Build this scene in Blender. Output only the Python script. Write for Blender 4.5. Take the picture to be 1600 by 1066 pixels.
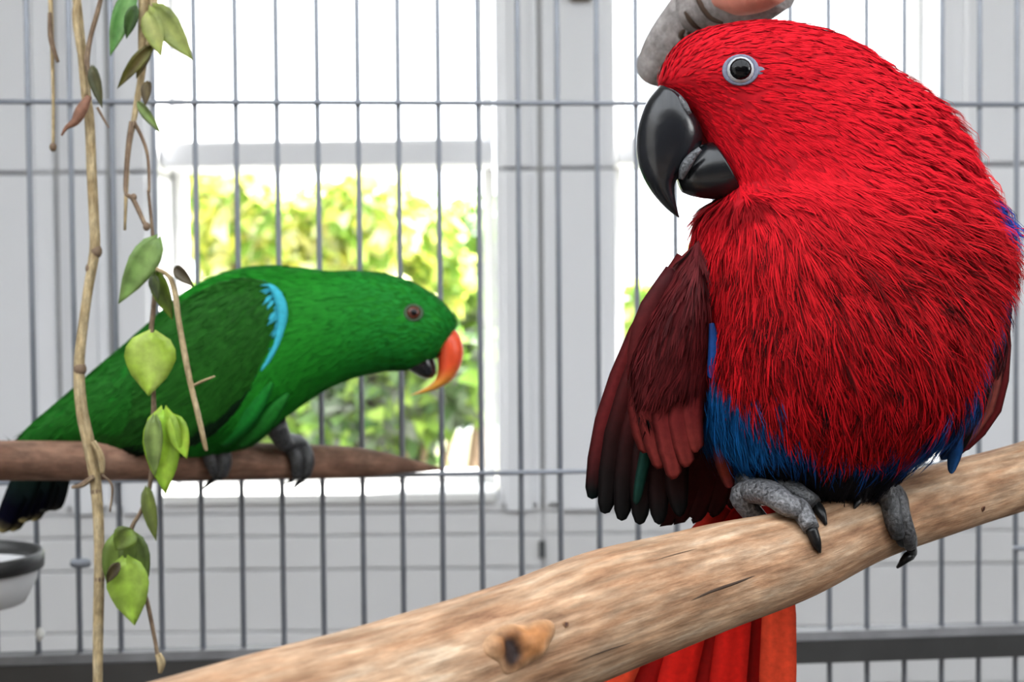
import bpy, bmesh, math, random
import numpy as np
from mathutils import Vector, Matrix
from mathutils.bvhtree import BVHTree

random.seed(7)
RNG = np.random.default_rng(11)
scene = bpy.context.scene
for o in list(bpy.data.objects):
    bpy.data.objects.remove(o, do_unlink=True)
COL = scene.collection

# ------------------------------------------------------------------ camera
FPX, IW, IH = 2400.0, 1600.0, 1066.0
PITCH, ROLL = math.radians(2.0), math.radians(0.5)
CAM = np.array([0.0, 0.0, 1.30])
FWD = np.array([0.0, math.cos(PITCH), -math.sin(PITCH)])
_r0 = np.array([1.0, 0.0, 0.0])
_u0 = np.cross(_r0, FWD)
RIGHT = _r0 * math.cos(ROLL) - _u0 * math.sin(ROLL) * -1.0
RIGHT = _r0 * math.cos(ROLL) - _u0 * math.sin(ROLL)
UP = np.cross(RIGHT, FWD)
camd = bpy.data.cameras.new('camera')
camd.sensor_width = 36.0
camd.lens = FPX / IW * 36.0
camd.clip_start = 0.02
camd.clip_end = 200.0
camd.dof.use_dof = True
camd.dof.focus_distance = 0.845
camd.dof.aperture_fstop = 10.0
cam = bpy.data.objects.new('camera', camd)
COL.objects.link(cam)
M = Matrix(((RIGHT[0], UP[0], -FWD[0], CAM[0]), (RIGHT[1], UP[1], -FWD[1], CAM[1]), (RIGHT[2], UP[2], -FWD[2], CAM[2]), (0, 0, 0, 1)))
cam.matrix_world = M
scene.camera = cam

# ------------------------------------------------------------------ light
world = bpy.data.worlds.new('sky')
scene.world = world
world.use_nodes = True
_bg = world.node_tree.nodes['Background']
_bg.inputs['Color'].default_value = (0.90, 0.95, 1.0, 1)
_bg.inputs['Strength'].default_value = 4.8

sund = bpy.data.lights.new('sun', 'SUN')
sund.energy = 46.0
sund.angle = math.radians(2.0)
sund.color = (1.0, 0.97, 0.91)
sun = bpy.data.objects.new('sun', sund)
COL.objects.link(sun)
sun.rotation_euler = Vector((-0.75, -0.75, -1.15)).to_track_quat('-Z', 'Y').to_euler()
sun.location = (2, 6, 6)

ard = bpy.data.lights.new('added_side_light', 'AREA')
ard.shape = 'RECTANGLE'
ard.size, ard.size_y = 0.8, 0.75
ard.energy = 17.0
ard.color = (1.0, 0.985, 0.96)
ar = bpy.data.objects.new('added_side_light', ard)
COL.objects.link(ar)
ar.location = (2.48, -0.25, 2.05)      # added lamp for the beak highlight, outside a made-up side opening
ar.rotation_euler = Vector((-1.0, 0.0, -0.3)).to_track_quat('-Z', 'Y').to_euler()

vs = scene.view_settings
vs.view_transform = 'Standard'
vs.look = 'None'
vs.exposure = 0.03
vs.gamma = 1.0
vs.use_curve_mapping = False
scene.cycles.use_denoising = True
scene.cycles.max_bounces = 8
scene.cycles.transparent_max_bounces = 12

# ------------------------------------------------------------------ helpers
def P(x, y, z):
    """point seen at pixel (x, y), z metres along the view axis"""
    return CAM + z * FWD + (x - IW / 2) / FPX * z * RIGHT - (y - IH / 2) / FPX * z * UP

def ray(x, y):
    d = FWD + (x - IW / 2) / FPX * RIGHT - (y - IH / 2) / FPX * UP
    return d / np.linalg.norm(d)

def onY(x, y, Y):
    """point seen at pixel (x, y) on the vertical plane Y"""
    d = ray(x, y)
    return CAM + d * (Y - CAM[1]) / d[1]

def proj(p):
    q = np.asarray(p) - CAM
    z = q @ FWD
    return IW / 2 + FPX * (q @ RIGHT) / z, IH / 2 - FPX * (q @ UP) / z, z

def ipl(ts, vals, n):
    """Catmull-Rom resampling of vals (k x d) to n rows"""
    v = np.asarray(vals, float)
    if v.ndim == 1:
        v = v[:, None]
    k = len(v)
    t = np.linspace(0, k - 1, n)
    i = np.clip(t.astype(int), 0, k - 2)
    f = (t - i)[:, None]
    p1, p2 = v[i], v[i + 1]
    p0 = np.where((i > 0)[:, None], v[np.maximum(i - 1, 0)], 2 * p1 - p2)
    p3 = np.where((i < k - 2)[:, None], v[np.minimum(i + 2, k - 1)], 2 * p2 - p1)
    return 0.5 * (2 * p1 + (p2 - p0) * f + (2 * p0 - 5 * p1 + 4 * p2 - p3) * f ** 2 + (3 * p1 - p0 - 3 * p2 + p3) * f ** 3)

def mesh_obj(name, verts, faces, mat, parent=None, base=None, col=None, flow=None, smooth=True, nrm=None):
    """one mesh object from world-space vertices; base (world) becomes its origin"""
    verts = np.asarray(verts, float)
    if parent is not None:
        base = PBASE[parent.name]
    elif base is None:
        base = np.array([verts[:, 0].mean(), verts[:, 1].mean(), verts[:, 2].min()])
    base = np.asarray(base, float)
    me = bpy.data.meshes.new(name)
    if isinstance(faces, np.ndarray):
        nf, k = faces.shape
        me.vertices.add(len(verts)); me.vertices.foreach_set('co', (verts - base).astype(np.float32).ravel())
        me.loops.add(nf * k); me.loops.foreach_set('vertex_index', faces.astype(np.int32).ravel())
        me.polygons.add(nf); me.polygons.foreach_set('loop_start', np.arange(0, nf * k, k, dtype=np.int32))
        me.update(calc_edges=True)
    else:
        me.from_pydata((verts - base).tolist(), [], faces)
    me.validate()
    if smooth:
        me.polygons.foreach_set('use_smooth', np.ones(len(me.polygons), bool))
    if col is not None:
        c = np.ones((len(verts), 4), np.float32); c[:, :3] = col
        a = me.attributes.new('col', 'FLOAT_COLOR', 'POINT'); a.data.foreach_set('color', c.ravel())
    if flow is not None:
        a = me.attributes.new('flow', 'FLOAT_VECTOR', 'POINT'); a.data.foreach_set('vector', np.asarray(flow, np.float32).ravel())
    if nrm is not None:
        a = me.attributes.new('nrm', 'FLOAT_VECTOR', 'POINT'); a.data.foreach_set('vector', np.asarray(nrm, np.float32).ravel())
    me.materials.append(mat)
    ob = bpy.data.objects.new(name, me)
    COL.objects.link(ob)
    if parent is not None:
        ob.parent = parent
    else:
        ob.location = base
    PBASE[ob.name] = base
    return ob

PBASE = {}

def smooth01(x, a, b):
    t = np.clip((x - a) / (b - a), 0, 1)
    return t * t * (3 - 2 * t)

def empty(name, loc):
    o = bpy.data.objects.new(name, None)
    o.empty_display_size = 0.05
    COL.objects.link(o)
    o.location = loc
    PBASE[o.name] = np.asarray(loc, float)
    return o

def tag(o, label=None, cat=None, group=None, kind=None):
    if label: o['label'] = label
    if cat: o['category'] = cat
    if group: o['group'] = group
    if kind: o['kind'] = kind
    return o

def rings_mesh(rings, caps=True):
    """rings: n x m x 3 -> verts, faces (quads + end fans)"""
    n, m, _ = rings.shape
    v = rings.reshape(-1, 3)
    f = []
    for i in range(n - 1):
        for j in range(m):
            a = i * m + j; b = i * m + (j + 1) % m
            f.append((a, b, b + m, a + m))
    if caps:
        v = np.vstack([v, rings[0].mean(0), rings[-1].mean(0)])
        c0, c1 = n * m, n * m + 1
        for j in range(m):
            f.append((c0, (j + 1) % m, j))
            f.append((c1, (n - 1) * m + j, (n - 1) * m + (j + 1) % m))
    return v, f

def fix_normals(ob):
    bm = bmesh.new(); bm.from_mesh(ob.data)
    bmesh.ops.recalc_face_normals(bm, faces=bm.faces)
    bm.to_mesh(ob.data); bm.free()
    return ob

def loft(rows, n=40, m=28, ex=2.0):
    """rows: (xa, ya, xb, yb, zc, h): pixel outline pair at depth zc, ellipse half depth h"""
    r = ipl(None, rows, n)
    th = np.linspace(0, 2 * math.pi, m, endpoint=False)
    c, s = np.cos(th), np.sin(th)
    c = np.sign(c) * np.abs(c) ** (2 / ex); s = np.sign(s) * np.abs(s) ** (2 / ex)
    out = np.zeros((n, m, 3))
    for i, (xa, ya, xb, yb, zc, h) in enumerate(r):
        h = max(h, 1e-4)
        A, B = P(xa, ya, zc), P(xb, yb, zc)
        mid, hv = (A + B) / 2, (A - B) / 2
        out[i] = mid + c[:, None] * hv + s[:, None] * h * FWD
    return out

def tube_rings(pts, rad, n=24, m=12, wob=0.0, seed=0):
    """pts: world points k x 3; rad: k radii"""
    pr = ipl(None, np.hstack([np.asarray(pts), np.asarray(rad)[:, None]]), n)
    p, r = pr[:, :3], np.maximum(pr[:, 3], 1e-4)
    t = np.gradient(p, axis=0); t /= np.linalg.norm(t, axis=1)[:, None]
    ref = np.array([0.0, 0.0, 1.0]) if abs(t[0][2]) < 0.8 else np.array([1.0, 0.0, 0.0])
    rg = np.random.default_rng(seed)
    th = np.linspace(0, 2 * math.pi, m, endpoint=False)
    out = np.zeros((n, m, 3)); flow = np.zeros((n, m, 3))
    ph = rg.uniform(0, 6.28, 6)
    L = np.concatenate([[0], np.cumsum(np.linalg.norm(np.diff(p, axis=0), axis=1))])
    u = np.cross(t[0], ref); u /= np.linalg.norm(u)
    for i in range(n):
        u = u - t[i] * (u @ t[i]); u /= np.linalg.norm(u)
        w = np.cross(t[i], u)
        k = 1 + wob * (np.sin(2 * th + ph[0] + L[i] * 22) * .6 + np.sin(3 * th + ph[1] - L[i] * 35) * .4 + np.sin(th * 1 + ph[2] + L[i] * 60) * .4 + .5 * math.sin(L[i] * 45 + ph[3]))
        out[i] = p[i] + (np.cos(th) * k)[:, None] * u * r[i] + (np.sin(th) * k)[:, None] * w * r[i]
        flow[i, :, 0] = L[i]; flow[i, :, 1] = np.cos(th) * r[i]; flow[i, :, 2] = np.sin(th) * r[i]
    return out, flow

def tube(name, pts, rad, mat, parent=None, n=24, m=10, wob=0.0, seed=0, base=None, col=None):
    rg, fl = tube_rings(pts, rad, n, m, wob, seed)
    v, f = rings_mesh(rg)
    fl = np.vstack([fl.reshape(-1, 3), fl[0].mean(0), fl[-1].mean(0)])
    cc = None
    if col is not None:
        c = ipl(None, col, n)
        cc = np.vstack([np.repeat(c, m, axis=0), c[0], c[-1]])
    return fix_normals(mesh_obj(name, v, f, mat, parent, base, col=cc, flow=fl))

def box_data(x0, x1, y0, y1, z0, z1, bev=0.0):
    bm = bmesh.new()
    bmesh.ops.create_cube(bm, size=1)
    for v in bm.verts:
        v.co = Vector((x0 + (v.co.x + .5) * (x1 - x0), y0 + (v.co.y + .5) * (y1 - y0), z0 + (v.co.z + .5) * (z1 - z0)))
    if bev > 0:
        bmesh.ops.bevel(bm, geom=list(bm.edges), offset=bev, segments=2, affect='EDGES', profile=0.6)
    v = [tuple(q.co) for q in bm.verts]; bm.verts.index_update()
    f = [[q.index for q in fc.verts] for fc in bm.faces]
    bm.free()
    return v, f

def box(name, x0, x1, y0, y1, z0, z1, mat, parent=None, bev=0.0, base=None):
    v, f = box_data(min(x0, x1), max(x0, x1), min(y0, y1), max(y0, y1), min(z0, z1), max(z0, z1), bev)
    return mesh_obj(name, v, f, mat, parent, base, smooth=False)

# ------------------------------------------------------------------ materials
def nm(name):
    m = bpy.data.materials.new(name); m.use_nodes = True
    nt = m.node_tree
    return m, nt, nt.nodes['Principled BSDF']

def plain(name, c, rough=0.5, metal=0.0, spec=0.5, var=0.06, scale=20.0, bump=0.0):
    m, nt, b = nm(name)
    tc = nt.nodes.new('ShaderNodeTexCoord')
    nz = nt.nodes.new('ShaderNodeTexNoise'); nz.inputs['Scale'].default_value = scale; nz.inputs['Detail'].default_value = 4
    nt.links.new(tc.outputs['Object'], nz.inputs['Vector'])
    mx = nt.nodes.new('ShaderNodeMix'); mx.data_type = 'RGBA'
    mx.inputs['A'].default_value = tuple(max(0, k * (1 - var)) for k in c) + (1,)
    mx.inputs['B'].default_value = tuple(min(1, k * (1 + var)) for k in c) + (1,)
    nt.links.new(nz.outputs['Fac'], mx.inputs['Factor'])
    nt.links.new(mx.outputs['Result'], b.inputs['Base Color'])
    b.inputs['Roughness'].default_value = rough
    b.inputs['Metallic'].default_value = metal
    b.inputs['Specular IOR Level'].default_value = spec
    if bump:
        bp = nt.nodes.new('ShaderNodeBump'); bp.inputs['Strength'].default_value = bump; bp.inputs['Distance'].default_value = 0.002
        nt.links.new(nz.outputs['Fac'], bp.inputs['Height']); nt.links.new(bp.outputs['Normal'], b.inputs['Normal'])
    return m

def vcol(name, rough=0.6, spec=0.3, sheen=0.0, nscale=None, nvar=0.25, bump=0.0, softn=0.0, trans=0.0, coat=0.0):
    """colour from the 'col' attribute, modulated by fine noise"""
    m, nt, b = nm(name)
    at = nt.nodes.new('ShaderNodeAttribute'); at.attribute_name = 'col'
    last = at.outputs['Color']
    if nscale:
        tc = nt.nodes.new('ShaderNodeTexCoord')
        nz = nt.nodes.new('ShaderNodeTexNoise'); nz.inputs['Scale'].default_value = nscale; nz.inputs['Detail'].default_value = 5
        nt.links.new(tc.outputs['Object'], nz.inputs['Vector'])
        mr = nt.nodes.new('ShaderNodeMapRange'); mr.inputs['From Min'].default_value = .3; mr.inputs['From Max'].default_value = .7
        mr.inputs['To Min'].default_value = 1 - nvar; mr.inputs['To Max'].default_value = 1 + nvar
        nt.links.new(nz.outputs['Fac'], mr.inputs['Value'])
        mu = nt.nodes.new('ShaderNodeVectorMath'); mu.operation = 'SCALE'
        nt.links.new(last, mu.inputs[0]); nt.links.new(mr.outputs['Result'], mu.inputs['Scale'])
        last = mu.outputs['Vector']
        if bump:
            bp = nt.nodes.new('ShaderNodeBump'); bp.inputs['Strength'].default_value = bump; bp.inputs['Distance'].default_value = 0.001
            nt.links.new(nz.outputs['Fac'], bp.inputs['Height']); nt.links.new(bp.outputs['Normal'], b.inputs['Normal'])
    nt.links.new(last, b.inputs['Base Color'])
    b.inputs['Roughness'].default_value = rough
    b.inputs['Specular IOR Level'].default_value = spec
    b.inputs['Coat Weight'].default_value = coat
    if sheen:
        b.inputs['Sheen Weight'].default_value = sheen; b.inputs['Sheen Roughness'].default_value = .4
    if softn:
        na = nt.nodes.new('ShaderNodeAttribute'); na.attribute_name = 'nrm'
        ge = nt.nodes.new('ShaderNodeNewGeometry')
        mx = nt.nodes.new('ShaderNodeMix'); mx.data_type = 'VECTOR'; mx.inputs['Factor'].default_value = softn
        nt.links.new(ge.outputs['Normal'], mx.inputs['A']); nt.links.new(na.outputs['Vector'], mx.inputs['B'])
        no = nt.nodes.new('ShaderNodeVectorMath'); no.operation = 'NORMALIZE'
        nt.links.new(mx.outputs['Result'], no.inputs[0]); nt.links.new(no.outputs['Vector'], b.inputs['Normal'])
    if trans:
        tr = nt.nodes.new('ShaderNodeBsdfTranslucent'); nt.links.new(last, tr.inputs['Color'])
        ms = nt.nodes.new('ShaderNodeMixShader'); ms.inputs['Fac'].default_value = trans
        nt.links.new(b.outputs['BSDF'], ms.inputs[1]); nt.links.new(tr.outputs['BSDF'], ms.inputs[2])
        nt.links.new(ms.outputs['Shader'], nt.nodes['Material Output'].inputs['Surface'])
    return m

def wood(name, cols, rough=0.7, along=5.0, across=70.0, fine=260.0, bump=0.5):
    """grain stretched along the branch through the 'flow' attribute (length, ring x, ring y)"""
    m, nt, b = nm(name)
    at = nt.nodes.new('ShaderNodeAttribute'); at.attribute_name = 'flow'
    def noise(sx, syz, detail):
        mp = nt.nodes.new('ShaderNodeMapping'); mp.inputs['Scale'].default_value = (sx, syz, syz)
        nt.links.new(at.outputs['Vector'], mp.inputs['Vector'])
        nz = nt.nodes.new('ShaderNodeTexNoise'); nz.inputs['Scale'].default_value = 1; nz.inputs['Detail'].default_value = detail; nz.inputs['Roughness'].default_value = .65
        nt.links.new(mp.outputs['Vector'], nz.inputs['Vector'])
        return nz
    n1 = noise(along * 5, across, 8); n2 = noise(along * 10, fine, 4); n3 = noise(along * 12, across * 1.2, 6)
    cr = nt.nodes.new('ShaderNodeValToRGB')
    el = cr.color_ramp.elements
    el[0].position, el[0].color = .28, cols[0] + (1,)
    el[1].position, el[1].color = .72, cols[-1] + (1,)
    for i, c in enumerate(cols[1:-1]):
        e = el.new(.28 + .44 * (i + 1) / (len(cols) - 1)); e.color = c + (1,)
    nt.links.new(n1.outputs['Fac'], cr.inputs['Fac'])
    mr = nt.nodes.new('ShaderNodeMapRange'); mr.inputs['From Min'].default_value = .3; mr.inputs['From Max'].default_value = .7
    mr.inputs['To Min'].default_value = .72; mr.inputs['To Max'].default_value = 1.2
    nt.links.new(n2.outputs['Fac'], mr.inputs['Value'])
    mr3 = nt.nodes.new('ShaderNodeMapRange'); mr3.inputs['From Min'].default_value = .35; mr3.inputs['From Max'].default_value = .65
    mr3.inputs['To Min'].default_value = .68; mr3.inputs['To Max'].default_value = 1.2
    nt.links.new(n3.outputs['Fac'], mr3.inputs['Value'])
    ml = nt.nodes.new('ShaderNodeMath'); ml.operation = 'MULTIPLY'
    nt.links.new(mr.outputs['Result'], ml.inputs[0]); nt.links.new(mr3.outputs['Result'], ml.inputs[1])
    mu = nt.nodes.new('ShaderNodeVectorMath'); mu.operation = 'SCALE'
    nt.links.new(cr.outputs['Color'], mu.inputs[0]); nt.links.new(ml.outputs['Value'], mu.inputs['Scale'])
    nt.links.new(mu.outputs['Vector'], b.inputs['Base Color'])
    b.inputs['Roughness'].default_value = rough
    b.inputs['Specular IOR Level'].default_value = .25
    bp = nt.nodes.new('ShaderNodeBump'); bp.inputs['Strength'].default_value = bump; bp.inputs['Distance'].default_value = .0015
    ad = nt.nodes.new('ShaderNodeMath'); ad.operation = 'ADD'
    nt.links.new(n1.outputs['Fac'], ad.inputs[0]); nt.links.new(n2.outputs['Fac'], ad.inputs[1])
    nt.links.new(ad.outputs['Value'], bp.inputs['Height']); nt.links.new(bp.outputs['Normal'], b.inputs['Normal'])
    return m

WHITE = plain('white_plastic', (.82, .83, .86), .45, var=.02, scale=6)
WHITE2 = plain('white_painted_board', (.70, .70, .71), .55, var=.03, scale=5)
REVEAL = plain('white_reveal', (.80, .80, .79), .5, var=.02)
GROOVE = plain('joint_grey', (.36, .36, .36), .7)
WIRE = plain('galvanised_wire', (.27, .29, .33), .45, metal=.25, var=.15, scale=60)
RAIL = plain('dark_metal_rail', (.055, .055, .055), .4, metal=.35, var=.25, scale=25)
LIPM = plain('worn_rail_lip', (.20, .20, .21), .6, metal=.1, var=.4, scale=40)
STEEL = plain('steel', (.42, .43, .44), .35, metal=.6, var=.1)
BROWN = plain('brown_metal', (.13, .10, .07), .5)
DARK = plain('dark_slot', (.07, .075, .08), .6)
FLOORM = plain('floor_tiles', (.05, .047, .043), .7, var=.15, scale=3)
BRICKW = plain('house_wall_render', (.22, .22, .22), .85, var=.1, scale=8)
DARKWALL = plain('dark_front_wall', (.06, .045, .035), .8, var=.2, scale=6)  # kept dark to cut light bounced off the unseen front wall
CEILM = plain('ceiling_paint', (.62, .62, .60), .8, var=.02)
GROUND = plain('garden_soil', (.16, .15, .08), .9, var=.4, scale=3)
GLASS, _nt, _b = nm('window_glass')
_tr = _nt.nodes.new('ShaderNodeBsdfTransparent'); _gl = _nt.nodes.new('ShaderNodeBsdfGlossy'); _gl.inputs['Roughness'].default_value = .02
_ms = _nt.nodes.new('ShaderNodeMixShader'); _ms.inputs['Fac'].default_value = .05
_nt.links.new(_tr.outputs[0], _ms.inputs[1]); _nt.links.new(_gl.outputs[0], _ms.inputs[2])
_nt.links.new(_ms.outputs[0], _nt.nodes['Material Output'].inputs['Surface']); _nt.nodes.remove(_b)

PERCH = wood('peeled_branch_wood', [(.16, .07, .038), (.36, .20, .11), (.49, .32, .20), (.64, .49, .35)], along=3, across=105, fine=420)
PERCH2 = wood('brown_branch_wood', [(.15, .07, .045), (.23, .125, .083), (.29, .17, .118)], along=4, across=60, fine=200, bump=.3)
BARK = wood('grey_bark', [(.17, .145, .13), (.34, .31, .30), (.46, .43, .42)], along=12, across=60, fine=220)
TWIG = wood('tan_twig', [(.26, .17, .075), (.47, .36, .20), (.60, .49, .31)], along=10, across=200, fine=600, bump=.3)
TWIGB = wood('brown_twig', [(.11, .07, .045), (.22, .15, .10), (.36, .27, .17)], along=14, across=300, fine=800, bump=.3)
LEAF = vcol('vine_leaf', .45, .4, nscale=90, nvar=.3, trans=.35)
FEATHER = vcol('feather_barbs', .65, .07, softn=.55)
GFEATHER = vcol('green_feather_barbs', .6, .10, softn=.7)
BLADE = vcol('flight_feather', .55, .08, nscale=260, nvar=.14, bump=.2)
SKINB = vcol('body_skin', .8, .1, nscale=120, nvar=.3)
BEAK = vcol('beak_horn', .24, .5, nscale=160, nvar=.2, bump=.15)
SCALY = vcol('scaly_foot', .38, .6, nscale=520, nvar=.85, bump=1.0)
CLAW = plain('black_claw', (.006, .006, .0065), .35, spec=.3)
PUPIL = plain('glossy_pupil', (.003, .003, .0035), .12, spec=.25)
IRIS = plain('pale_iris', (.45, .47, .49), .35)
IRISR = plain('brown_iris', (.10, .025, .012), .2)
EYESKIN = plain('blue_eye_skin', (.17, .175, .25), .6, var=.5, scale=500)
EYESKING = plain('dark_eye_skin', (.045, .085, .04), .6)
OUTLEAF = vcol('garden_leaf', .5, .3, trans=.55)

# ------------------------------------------------------------------ the room
YW = 2.50           # inner face of the window wall
FLOORZ, CEILZ = 0.0, 2.55
fl = box('floor', -2.2, 2.6, -2.2, YW + .2, -.08, FLOORZ, FLOORM); tag(fl, kind='structure')
ce = box('ceiling', -2.2, 2.6, .80, YW + .2, CEILZ, CEILZ + .08, CEILM); tag(ce, kind='structure')
# unseen roof, glazed span shaped for top light: rafters and clear panes
for i in range(7):
    x = -2.16 + i * .78
    rf = box('rafter', x - .02, x + .02, -1.15, .80, CEILZ, CEILZ + .08, WHITE, ce)
    if i < 6: box('roof_pane', x + .02, x + .76, -1.15, .80, CEILZ + .05, CEILZ + .056, GLASS, ce)
box('ceiling_slab', -2.2, 2.6, -2.3, -1.15, CEILZ, CEILZ + .08, CEILM, ce)  # unseen slab added to block low light from the front
wf = box('wall_front', -2.2, 2.6, -2.3, -2.2, 0, CEILZ, DARKWALL); tag(wf, kind='structure')
wl = box('wall_left', -2.2, -2.1, -2.2, YW + .2, 0, CEILZ, BRICKW); tag(wl, kind='structure')
_v, _f = [], []
for (ya, yb_, za, zb_) in ((-2.2, -.70, 0, CEILZ), (.20, YW + .2, 0, CEILZ), (-.70, .20, 0, 1.6), (-.70, .20, 2.48, CEILZ)):  # gap left in the wall for the added side lamp
    a_, b_ = box_data(2.5, 2.6, ya, yb_, za, zb_); _f += [[i + len(_v) for i in q] for q in b_]; _v += a_
wr = mesh_obj('wall_right', _v, _f, BRICKW, smooth=False); tag(wr, kind='structure')
w3 = empty('added_side_window', (2.55, -.25, 1.6)); tag(w3, kind='structure')  # unseen window made up to suit the side lamp
box('pane', 2.545, 2.551, -.70, .20, 1.6, 2.48, GLASS, w3)

def WX(px, Y=YW): return onY(px, 500, Y)[0]
def WZ(py, Y=YW): return onY(800, py, Y)[2]

wb = empty('wall_back', (0, YW, 0)); tag(wb, kind='structure')
RD = .17            # depth of the window reveal
z_sill, z_top = WZ(779), CEILZ
# posts: (outer left px, outer right px); each one is two profiles with a joint
def post(x0, x1, joint):
    X0, X1 = WX(x0), WX(x1)
    xs = [X0] + [WX(j) for j in joint] + [X1]
    for a, b in zip(xs[:-1], xs[1:]):
        g = .0035
        box('post_profile', a + g, b - g, YW, YW + RD, z_sill - .02, WZ(266), WHITE, wb, .006)
        box('post_profile', a + g, b - g, YW + .004, YW + RD, WZ(262), z_top, WHITE, wb, .006)
        # raised centre strip of the profile
        w = (b - a)
        if w > .05:
            box('post_strip', a + w * .22, b - w * .22, YW - .010, YW + .01, z_sill - .02, WZ(268), WHITE, wb, .004)
            box('post_strip', a + w * .22, b - w * .22, YW - .006, YW + .01, WZ(261), z_top, WHITE, wb, .004)
    box('post_core', X0 + .006, X1 - .006, YW + .012, YW + RD - .004, z_sill - .02, z_top, GROOVE, wb)
post(-420, 250, [-260, -60, 90, 172])
post(772, 968, [846])
post(1470, 2000, [1640, 1800])
box('wall_slab', WX(-420), -2.1, YW, YW + RD, 0, z_top, WHITE2, wb)
box('wall_slab', WX(2000), 2.5, YW, YW + RD, 0, z_top, WHITE2, wb)
# lower wall of horizontal boards
zj = [779, 800, 836, 888, 985, 1075, 1180, 1300]
for i in range(len(zj) - 1):
    za, zb = WZ(zj[i]), WZ(zj[i + 1])
    for (xa, xb) in ((-420, 846), (846, 2000)):
        box('board', WX(xa) + .002, WX(xb) - .002, YW + (.0, .004, .002, .005)[i % 4], YW + .05, zb + .0012, za - .0012 - (.004 if i == 0 else 0), WHITE2, wb, .003)
box('lower_wall', WX(-420), WX(2000), YW + .012, YW + RD - .01, 0, z_sill - .004, WHITE2, wb)
box('plinth', WX(-420), WX(2000), YW - .01, YW + .03, 0, WZ(1302), WHITE2, wb)
# joint of the boards, keyhole slot and screw head on the post foot
c0 = onY(847, 858, YW)
box('slot', c0[0] - .005, c0[0] + .005, YW - .006, YW + .012, WZ(872), WZ(846), DARK, wb, .002)
c0 = onY(790, 791, YW)
box('screw_head', c0[0] - .004, c0[0] + .004, YW - .004, YW + .01, c0[2] - .004, c0[2] + .004, STEEL, wb, .002)

def window(name, x0, x1, inner_l, inner_r):
    w = empty(name, (WX((x0 + x1) / 2), YW, z_sill)); tag(w, kind='structure')
    X0, X1 = WX(x0), WX(x1)
    yb = YW + RD
    # sill board reaching out into the daylight
    box('sill', X0 - .0, X1 + .0, YW - .012, yb + .10, z_sill - .004, z_sill + .012, REVEAL, w, .003)
    # transom
    box('transom', X0, X1, YW + .03, yb, WZ(258, YW + .03), WZ(215, YW + .03), WHITE, w, .008)
    # casement frame of the lower light
    zb, zt = z_sill + .012, WZ(258, YW + .03)
    fl_, fr_ = .014, .018
    box('frame_stile', X0, X0 + fl_, yb - .05, yb, zb, zt, REVEAL, w, .004)
    box('frame_stile', X1 - fr_, X1, yb - .05, yb, zb, zt, REVEAL, w, .004)
    box('frame_rail', X0 + fl_, X1 - fr_, yb - .05, yb, zb, zb + .018, REVEAL, w, .004)
    box('pane', X0 + fl_, X1 - fr_, yb - .028, yb - .022, zb + .018, zt, GLASS, w)
    zu = WZ(215, YW + .03)
    box('frame_stile', X0, X0 + .02, yb - .05, yb, zu, z_top, REVEAL, w, .004)
    box('frame_stile', X1 - .02, X1, yb - .05, yb, zu, z_top, REVEAL, w, .004)
    box('pane', X0 + .02, X1 - .02, yb - .028, yb - .022, zu, z_top, GLASS, w)
window('window_1', 250, 772, 0, 0)
window('window_2', 968, 1470, 0, 0)
# small brown catch high on the post
c0 = onY(906, 0, YW)
h = mesh_obj('window_catch', *box_data(c0[0] - .017, c0[0] + .017, YW - .022, YW + .004, c0[2] - .004, c0[2] + .05, .004), BROWN, smooth=False)
tag(h, 'small brown catch at the top of the white window post', 'window catch')

# ------------------------------------------------------------------ the garden outside
gr = box('garden_ground', -9, 9, YW + .3, 16, -.3, -.2, GROUND); tag(gr, kind='structure')

def leaf_cloud(name, parent, cen, rad, n, size, cols, seed, mat):
    rg = np.random.default_rng(seed)
    d = rg.normal(size=(n, 3)); d /= np.linalg.norm(d, axis=1)[:, None]
    rr = rg.uniform(.35, 1, n) ** .5
    k = rg.integers(0, len(cen), n)
    p = np.asarray(cen)[k] + d * rr[:, None] * np.asarray(rad)[k][:, None] * np.array([1, 1, .9])
    nr = d + rg.normal(size=(n, 3)) * .6 + np.array([0, 0, .5]); nr /= np.linalg.norm(nr, axis=1)[:, None]
    a = rg.normal(size=(n, 3)) + np.array([0, 0, -.6]); a -= nr * (a * nr).sum(1)[:, None]; a /= np.linalg.norm(a, axis=1)[:, None]
    s = np.cross(nr, a)
    L = size * rg.uniform(.6, 1.3, n)[:, None]; W = L * .28
    v = np.stack([p, p + a * L * .45 + s * W + nr * L * .08, p + a * L, p + a * L * .45 - s * W + nr * L * .08], 1).reshape(-1, 3)
    f = np.arange(n * 4).reshape(n, 4)
    c = np.asarray(cols)[rg.integers(0, len(cols), n)] * rg.uniform(.75, 1.25, n)[:, None]
    o = mesh_obj(name, v, f, mat, parent, col=np.repeat(c, 4, axis=0), smooth=False)
    o['kind'] = 'stuff'
    return o

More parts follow.
